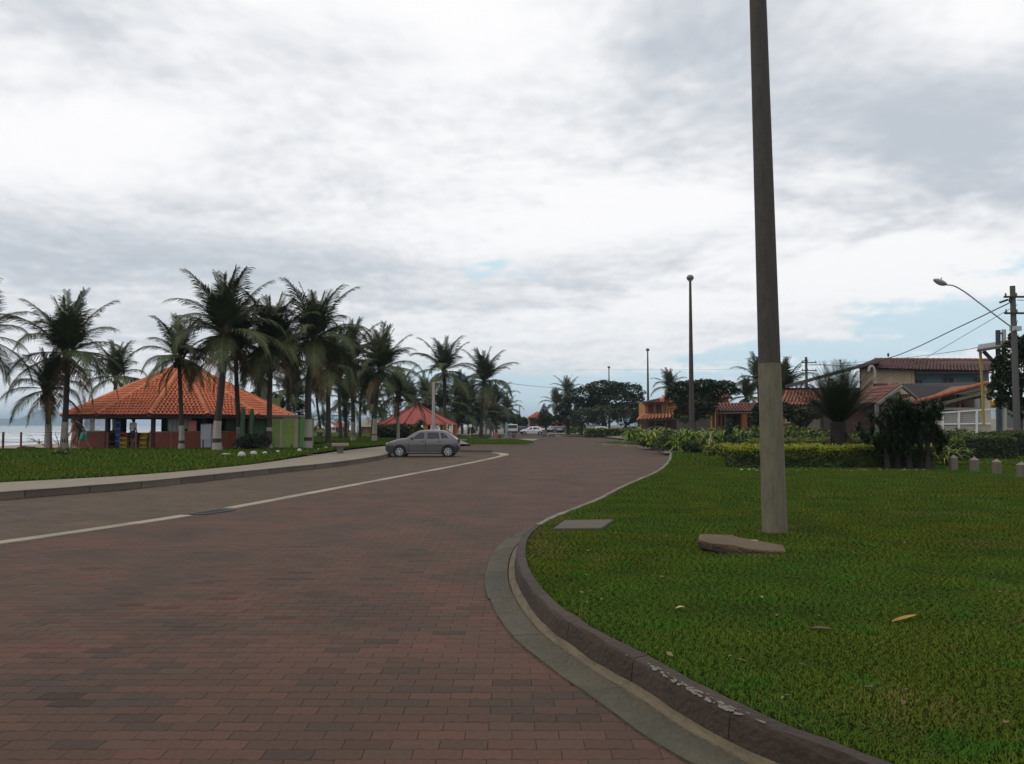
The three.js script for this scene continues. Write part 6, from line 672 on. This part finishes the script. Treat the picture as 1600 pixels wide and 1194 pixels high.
// ------------------------------------------------------------------ people
function sdfMesh(bones, res, half, centre, k = .05) { const mc = new MarchingCubes(res, new THREE.MeshBasicMaterial(), true, false, 60000), f = mc.field, h = res / 2; const B = bones.map(([a, b, r0, r1]) => ({ a, d: [b[0] - a[0], b[1] - a[1], b[2] - a[2]], r0, r1: r1 ?? r0 })); B.forEach((q) => { q.l = q.d[0] ** 2 + q.d[1] ** 2 + q.d[2] ** 2 || 1e-9; });
  for (let z = 0; z < res; z++) for (let y = 0; y < res; y++) for (let x = 0; x < res; x++) { const p = [(x - h) / h * half + centre[0], (y - h) / h * half + centre[1], (z - h) / h * half + centre[2]]; let s = 1e3; for (const q of B) { const u = [p[0] - q.a[0], p[1] - q.a[1], p[2] - q.a[2]], t = clamp((u[0] * q.d[0] + u[1] * q.d[1] + u[2] * q.d[2]) / q.l), e = Math.hypot(u[0] - q.d[0] * t, u[1] - q.d[1] * t, u[2] - q.d[2] * t) - lerp(q.r0, q.r1, t); const hh = clamp(.5 + .5 * (s - e) / k); s = s > 100 ? e : lerp(s, e, hh) - k * hh * (1 - hh); } f[z * res * res + y * res + x] = -s; }
  mc.isolation = 0; mc.update(); const n = mc.count ?? mc.geometry.drawRange.count, P = mc.positionArray.slice(0, n * 3), Nn = mc.normalArray.slice(0, n * 3); for (let i = 0; i < P.length; i += 3) { P[i] = P[i] * half + centre[0]; P[i + 1] = P[i + 1] * half + centre[1]; P[i + 2] = P[i + 2] * half + centre[2]; } let g = new THREE.BufferGeometry(); g.setAttribute('position', new THREE.BufferAttribute(P, 3)); g = mergeVertices(g, 1e-5); g.computeVertexNormals(); return plain(g); }
const skinTone = (r, g, b) => mat(r, g, b, .6);
function person(label, pos, turn, J, look, res = 84) { // J: joints of the pose, facing +z
  const t = thing('person', label, 'person', pos, turn), { head, neck, chest, hip, sh, el, wr, hj, kn, an, toe } = J, bones = []; const mid = (a, b, k = .5) => a.map((v, i) => lerp(v, b[i], k)), add = (a, b) => a.map((v, i) => v + b[i]);
  bones.push([chest, hip, .125, .12], [mid(chest, neck, .4), neck, .075, .05], [neck, head, .05, .055], [add(head, [0, .03, 0]), add(head, [0, .06, -.015]), .092, .095], [add(head, [0, -.045, .03]), add(head, [0, -.05, .035]), .058, .055], [sh[0], sh[1], .07, .07], [hj[0], hj[1], .105, .105]);
  for (const s of [0, 1]) bones.push([sh[s], el[s], .052, .041], [el[s], wr[s], .04, .028], [hj[s], kn[s], .088, .058], [kn[s], mid(kn[s], an[s], .3), .055, .056], [mid(kn[s], an[s], .3), an[s], .054, .036], [an[s], add(an[s], [0, -.045, -.03]), .036, .036], [add(an[s], [0, -.05, 0]), toe[s], .036, .026]);
  const body = [sdfMesh(bones, res, 1.0, [0, .92, 0], .045)];
  for (const s of [0, 1]) { const w = V(...wr[s]), d = w.clone().sub(V(...el[s])).normalize(), side = V(0, 0, 1).cross(d).normalize(), fw = d.clone().cross(side).normalize(); const palm = w.clone().addScaledVector(d, .05); body.push(rod(w.clone().addScaledVector(d, -.01), palm.clone().addScaledVector(d, .04), .030, .036, 8)); for (let i = 0; i < 4; i++) { const a = palm.clone().addScaledVector(d, .035).addScaledVector(fw, (i - 1.5) * .019), b = a.clone().addScaledVector(d, .04 - .006 * Math.abs(i - 1.3)).addScaledVector(side, .008), c = b.clone().addScaledVector(d, .03).addScaledVector(side, .016); body.push(rod(a, b, .010, .009, 6), rod(b, c, .009, .007, 6)); } body.push(rod(palm.clone().addScaledVector(fw, .03), palm.clone().addScaledVector(fw, .06).addScaledVector(d, .035), .011, .009, 6)); }
  const face = V(...head); body.push(new THREE.SphereGeometry(.018, 8, 6).scale(.8, 1.3, 1.2).translate(face.x, face.y + .01, face.z + .095)); for (const s of [-1, 1]) body.push(new THREE.SphereGeometry(.026, 8, 6).scale(.4, 1.2, .8).translate(face.x + s * .09, face.y + .02, face.z - .01));
  const bm = part('body', body, skinTone(...look.skin), t); for (const s of [-1, 1]) part('eye', new THREE.SphereGeometry(.012, 8, 6).translate(face.x + s * .034, face.y + .035, face.z + .082), M.black, t);
  part('hair', new THREE.SphereGeometry(.106, 18, 12, 0, 6.3, 0, 1.75).scale(.95, 1.05, 1.05).rotateX(-.35).translate(face.x, face.y + .055, face.z - .018), mat(...look.hair, .9), t);
  if (look.shirt) part('shirt', sdfMesh([[chest, mid(chest, hip, .9), .142, .14], [mid(chest, neck, .35), mid(chest, neck, .5), .09, .08], [sh[0], sh[1], .085, .085], [sh[0], mid(sh[0], el[0], .65), .068, .062], [sh[1], mid(sh[1], el[1], .65), .068, .062]], 64, .55, [hip[0] * .5 + chest[0] * .5, (hip[1] + chest[1]) / 2 + .05, (hip[2] + chest[2]) / 2], .04), mat(...look.shirt, .9), t);
  part('shorts', sdfMesh([[add(hip, [0, .02, 0]), add(hip, [0, -.06, 0]), .14, .13], [hj[0], mid(hj[0], kn[0], .6), .12, .095], [hj[1], mid(hj[1], kn[1], .6), .12, .095]], 56, .5, [hip[0], hip[1] - .15, hip[2]], .05), mat(...look.shorts, .9), t); return t; }
{ const walk = (lean, stride, arm) => { const dz = lean; return { hip: [0, .93, 0], chest: [0, 1.28, dz * .7], neck: [0, 1.46, dz], head: [0, 1.60, dz * 1.25 + .02], sh: [[-.19, 1.40, dz * .95], [.19, 1.40, dz * .95]], el: [[-.24, 1.13, dz * .6 + arm], [.24, 1.13, dz * .6 - arm]], wr: [[-.22, .92, dz * .5 + arm * 1.9 + .08], [.22, .92, dz * .5 - arm * 1.2 + .08]], hj: [[-.10, .9, 0], [.10, .9, 0]], kn: [[-.11, .50, -stride * .35 + .06], [.11, .50, stride * .55]], an: [[-.11, .10, -stride], [.11, .085, stride * .62]], toe: [[-.12, .03, -stride + .15], [.12, .03, stride * .62 + .17]] }; };
  const a = at(116.5, 664, 45.2), b = at(131.5, 664, 45.0), W = -Math.PI / 2;
  person('bare chested person in red and white shorts walking left by the kiosk', [a.x, .26, -45.2], W + .5, walk(.06, .22, -.1), { skin: [.24, .11, .06], hair: [.02, .015, .012], shorts: [.36, .16, .15] });
  person('person in a black shirt and turquoise shorts bending forward by the kiosk', [b.x, .26, -45], W + .25, walk(.26, .33, .18), { skin: [.20, .09, .055], hair: [.012, .01, .01], shirt: [.012, .013, .015], shorts: [.02, .30, .26] });
  const c = at(207.5, 664, 48.6); person('person in a white shirt and dark trousers standing in the kiosk opening', [c.x, .3, -48.6], 2.6, walk(.02, .04, .02), { skin: [.16, .08, .05], hair: [.012, .01, .01], shirt: [.42, .42, .42], shorts: [.02, .02, .025] }, 72);
  const e = at(62, 664, 158); person('tiny dark figure walking along the far waterline', [e.x, beachY(e.x + 4 * Math.sin(158 * .021)) - .05, -158], -1.2, walk(.05, .25, .1), { skin: [.06, .04, .03], hair: [.01, .01, .01], shirt: [.03, .03, .035], shorts: [.02, .02, .02] }, 48); }
// ------------------------------------------------------------------ small things of the beach side
{ const post = thing('fence_post', 'reddish wooden fence post at the left edge of the lawn', 'fence post', [0, 0, 0], 0, 'reddish fence posts before the beach'); part('shaft', bx(.085, 1.08, .085, 0, .5, 0), M.redPost, post); part('cap', bx(.1, .03, .1, 0, 1.05, 0), M.redPost, post);
  const list = [[5.5, 44.2, 'reddish fence post at the left edge of the lawn'], [33.5, 43.2, 'reddish fence post left of the dry twigs, standing on the sand'], [80, 46.5, 'reddish fence post hidden beside the painted foot of the drooping palm'], [168.5, 45, 'reddish fence post before the left half wall of the kiosk'], [213, 45, 'reddish fence post before the person in the white shirt'], [235.5, 45.2, 'reddish fence post before the yellow crates'], [268, 45.4, 'reddish fence post left of the slim palm'], [-24, 44.5, 'reddish fence post just outside the left edge']]; list.forEach(([x, d, l], i) => { const o = i ? copyOf(post, l) : post, p = at(x, 664, d); o.position.set(p.x, .2, -d); o.rotation.set(0, i * .3, .02 * Math.sin(i * 3)); });
  const xs = list.map(([x, d]) => [x, d]).sort((a, b) => a[0] - b[0]); [1.02, .55].forEach((h, k) => tag(part('fence_wire', tube(xs.map(([x, d]) => at(x, 664, d).setY(.2 + h)), .011, 60, 5), M.wire), (k ? 'lower' : 'upper') + ' wire strand of the post fence before the beach', 'wire')); }
{ const p = at(92.5, 664, 38), t = thing('dry_twigs', 'bare dry twigs sticking up from the grass by the fence', 'twigs', [p.x, .2, -38]), r = mulberry(17); const br = (a, dir, l, rad, n) => { const b = a.clone().addScaledVector(dir, l); part('twig', rod(a, b, rad, rad * .6, 5), M.dry ??= rough(.10, .075, .055), t); if (n) for (let i = 0; i < 2; i++) br(a.clone().lerp(b, .45 + .5 * r()), dir.clone().add(V((r() - .5) * 1.5, (r() - .35) * .9, (r() - .5) * .9)).normalize(), l * (.5 + .25 * r()), rad * .62, n - 1); };
  br(V(0, -.05, 0), V(.02, 1, .05).normalize(), .75, .02, 2); br(V(.02, .5, 0), V(-.75, .75, 0).normalize(), .65, .016, 2); br(V(-.1, 0, 0), V(-.8, .8, .1).normalize(), .95, .022, 3); br(V(.03, .2, 0), V(.3, .9, 0).normalize(), .6, .014, 2); bush('low weedy bush at the foot of the dry twigs', 96, 37.4, .9, .42, { seed: 411, n: 500, size: .09, tone: [.035, .05, .02] }); }
[[353, 711.5, .28, .09, 'flat pale stone lying on the grass left of the whitewashed row'], [377.5, 714, .2, .2, 'whitewashed stone, largest and first of the row from the left'], [396, 711.5, .19, .17, 'whitewashed stone second of the row, before the dark bush'], [413.5, 710.5, .14, .13, 'whitewashed stone third of the row, before the annex corner'], [434, 708.5, .12, .12, 'whitewashed stone small and fourth of the row'], [468, 707, .16, .15, 'whitewashed stone left of the banded palm foot'], [497, 704.5, .09, .09, 'whitewashed stone right of the banded palm, smaller one'], [509, 702.5, .16, .13, 'whitewashed stone right of the banded palm, larger one'], [518, 702, .10, .08, 'whitewashed stone touching the bench']].forEach(([x, y, r, h, l], i) => { const p = onY(x, y, .26), g = new THREE.SphereGeometry(1, 14, 10), q = g.attributes.position; for (let k = 0; k < q.count; k++) { const n = 1 + .16 * noise(q.getX(k) * 1.8 + i * 3, q.getZ(k) * 1.8 + q.getY(k)); q.setXYZ(k, q.getX(k) * r * n * .85, q.getY(k) * h * n * .85, q.getZ(k) * r * .7 * n); } g.computeVertexNormals(); const m = part('painted_stone', g, i ? M.ps ??= rough(.40, .38, .35, .9) : rough(.36, .33, .29)); m.position.set(p.x, lawnY(p.x, -p.z) + h * .45, p.z); tag(m, l, 'stone', 'row of whitewashed stones'); });
{ const bench = (label, px, d, gy, s = 1, group = 'stone benches') => { const p = at(px, 664, d), t = thing('stone_bench', label, 'bench', [p.x, gy, -d], .15, group); part('seat', rbx(1.0 * s, .16, .5, .03, 0, .42, 0), rough(.25, .21, .17), t); part('pedestal', boxUV(new THREE.CylinderGeometry(.30 * s, .24 * s, .36, 4, 1).rotateY(Math.PI / 4).translate(0, .17, 0)), rough(.15, .13, .105), t); return t; };
  bench('stone bench on a pedestal at the edge of the left pavement', 532, 43.0, .2, .85); bench('pale stone bench right behind the tail of the hatchback', 727, 90, .16); bench('stone bench left of the teal totem', 781, 101, .05); bench('stone bench right of the teal totem', 803, 105, .05);
  const p = at(791.5, 664, 100), t = thing('totem_sign', 'slim teal totem standing on the far path', 'sign', [p.x, .05, -100]); part('panel', rbx(.34, 1.85, .16, .03, 0, .95, 0), mat(.16, .27, .27, .5), t); part('base', bx(.6, .12, .4, 0, .06, 0), M.concrete, t); part('face', bx(.24, .9, .01, 0, 1.2, .088), mat(.22, .33, .33, .4), t);
  const q = at(850.5, 664, 118), b = thing('litter_bin', 'grey barrel litter bin right of the white hatchback', 'bin', [q.x, 0, -118]); part('drum', new THREE.LatheGeometry([[.0, 0], [.32, 0], [.35, .1], [.33, .5], [.35, .9], [.3, .93], [0, .93]].map(([x, y]) => new THREE.Vector2(x, y)), 18), rough(.13, .13, .125), b); part('band', new THREE.TorusGeometry(.345, .02, 6, 20).rotateX(Math.PI / 2).translate(0, .5, 0), M.galv, b);
  const s = at(862, 664, 116), u = thing('tree_stump', 'reddish brown stump beside the litter bin', 'stump', [s.x, 0, -116]); part('wood', new THREE.CylinderGeometry(.3, .38, .4, 12).translate(0, .2, 0), rough(.14, .07, .055), u); part('root', [0, 1, 2, 3, 4].map((i) => rod(V(Math.cos(i * 1.26) * .25, .12, Math.sin(i * 1.26) * .25), V(Math.cos(i * 1.26) * .6, 0, Math.sin(i * 1.26) * .6), .09, .03, 6)), rough(.12, .06, .05), u);
  const w = at(769.5, 664, 112), x = thing('white_marker', 'small white marker post in the grass left of the totem', 'post', [w.x, .1, -112]); part('shaft', rbx(.14, .7, .14, .03, 0, .35, 0), M.white, x); part('band', bx(.15, .08, .15, 0, .6, 0), M.rubber, x);
  const y = at(775.5, 664, 112), z = thing('orange_bin', 'small orange box beside the white marker post', 'box', [y.x, .1, -112]); part('box', rbx(.5, .42, .4, .04, 0, .21, 0), mat(.45, .12, .04, .6), z); part('lid', rbx(.54, .06, .44, .02, 0, .45, 0), mat(.35, .09, .03, .6), z);
  const f = at(735, 664, 88), sg = thing('small_sign', 'small pale sign plate on a stick by the path', 'sign', [f.x, .2, -88]); part('stick', cyl(.035, .035, 1.4, 6), M.galv, sg); part('plate', rbx(.34, .3, .03, .01, 0, 1.35, .03), M.white, sg); }
{ const d = 78, p = at(508, 664, d), t = thing('notice_board', 'greenish wooden notice board on three dark posts at the beach', 'notice board', [p.x, -.25, -d]), L = local(t); for (const x of [489, 496.5, 502.5, 509.5]) part('post', bar(L(x, 692.5, d), L(x, x < 492 ? 674 : 669, d), .09), rough(.045, .03, .02), t); const a = L(494.5, 676, d), b = L(507, 669.5, d); part('panel', bx(b.x - a.x, b.y - a.y, .06, (a.x + b.x) / 2, (a.y + b.y) / 2, .08), wallMat(.22, .25, .10), t); part('frame', [bar(a.clone().add(V(0, 0, .1)), V(b.x, a.y, .1), .06), bar(V(a.x, b.y, .1), V(b.x, b.y, .1), .06)], rough(.06, .045, .03), t); }
{ const ds = [[3, 707, .9, 'at the left edge of the beach'], [54, 703.5, .85, 'right of the second fence post'], [41, 701.5, .6, 'behind the second fence post']]; ds.forEach(([x, y, l, w], i) => { const p = onY(x, y, .13), t = part('driftwood', taper([V(-l, .05, 0), V(-l * .3, .1, .08), V(l * .4, .06, -.05), V(l, .12, .1)], [.05, .11, .1, .04], 14, 8, .1), rough(.04, .034, .03)); t.position.set(p.x, .12, p.z); tag(t, 'dark driftwood log lying on the sand ' + w, 'log', 'driftwood on the sand'); }); }
tag(part('kerb', (() => { const l = cat([[5.4, 118], [11, 114.5], [13, 104]], 20); return sweep(l, [[-.15, 0], [-.15, .15], [.1, .15], [.1, 0]]); })(), M.paleKerb), 'pale kerb round the far clipped hedge by the avenue', 'kerb');
struct('lawn', sheet([[5.4, 118], [11, 114.5], [13, 104], [30, 104], [30, 135], [6, 135]], .12), lawnMat);
// ------------------------------------------------------------------ render
const renderer = new THREE.WebGLRenderer({ antialias: true });
renderer.setSize(1024, 764); renderer.shadowMap.enabled = true; renderer.shadowMap.type = THREE.PCFSoftShadowMap;
renderer.toneMapping = THREE.LinearToneMapping; renderer.toneMappingExposure = EXPOSURE;
renderer.render(scene, camera);
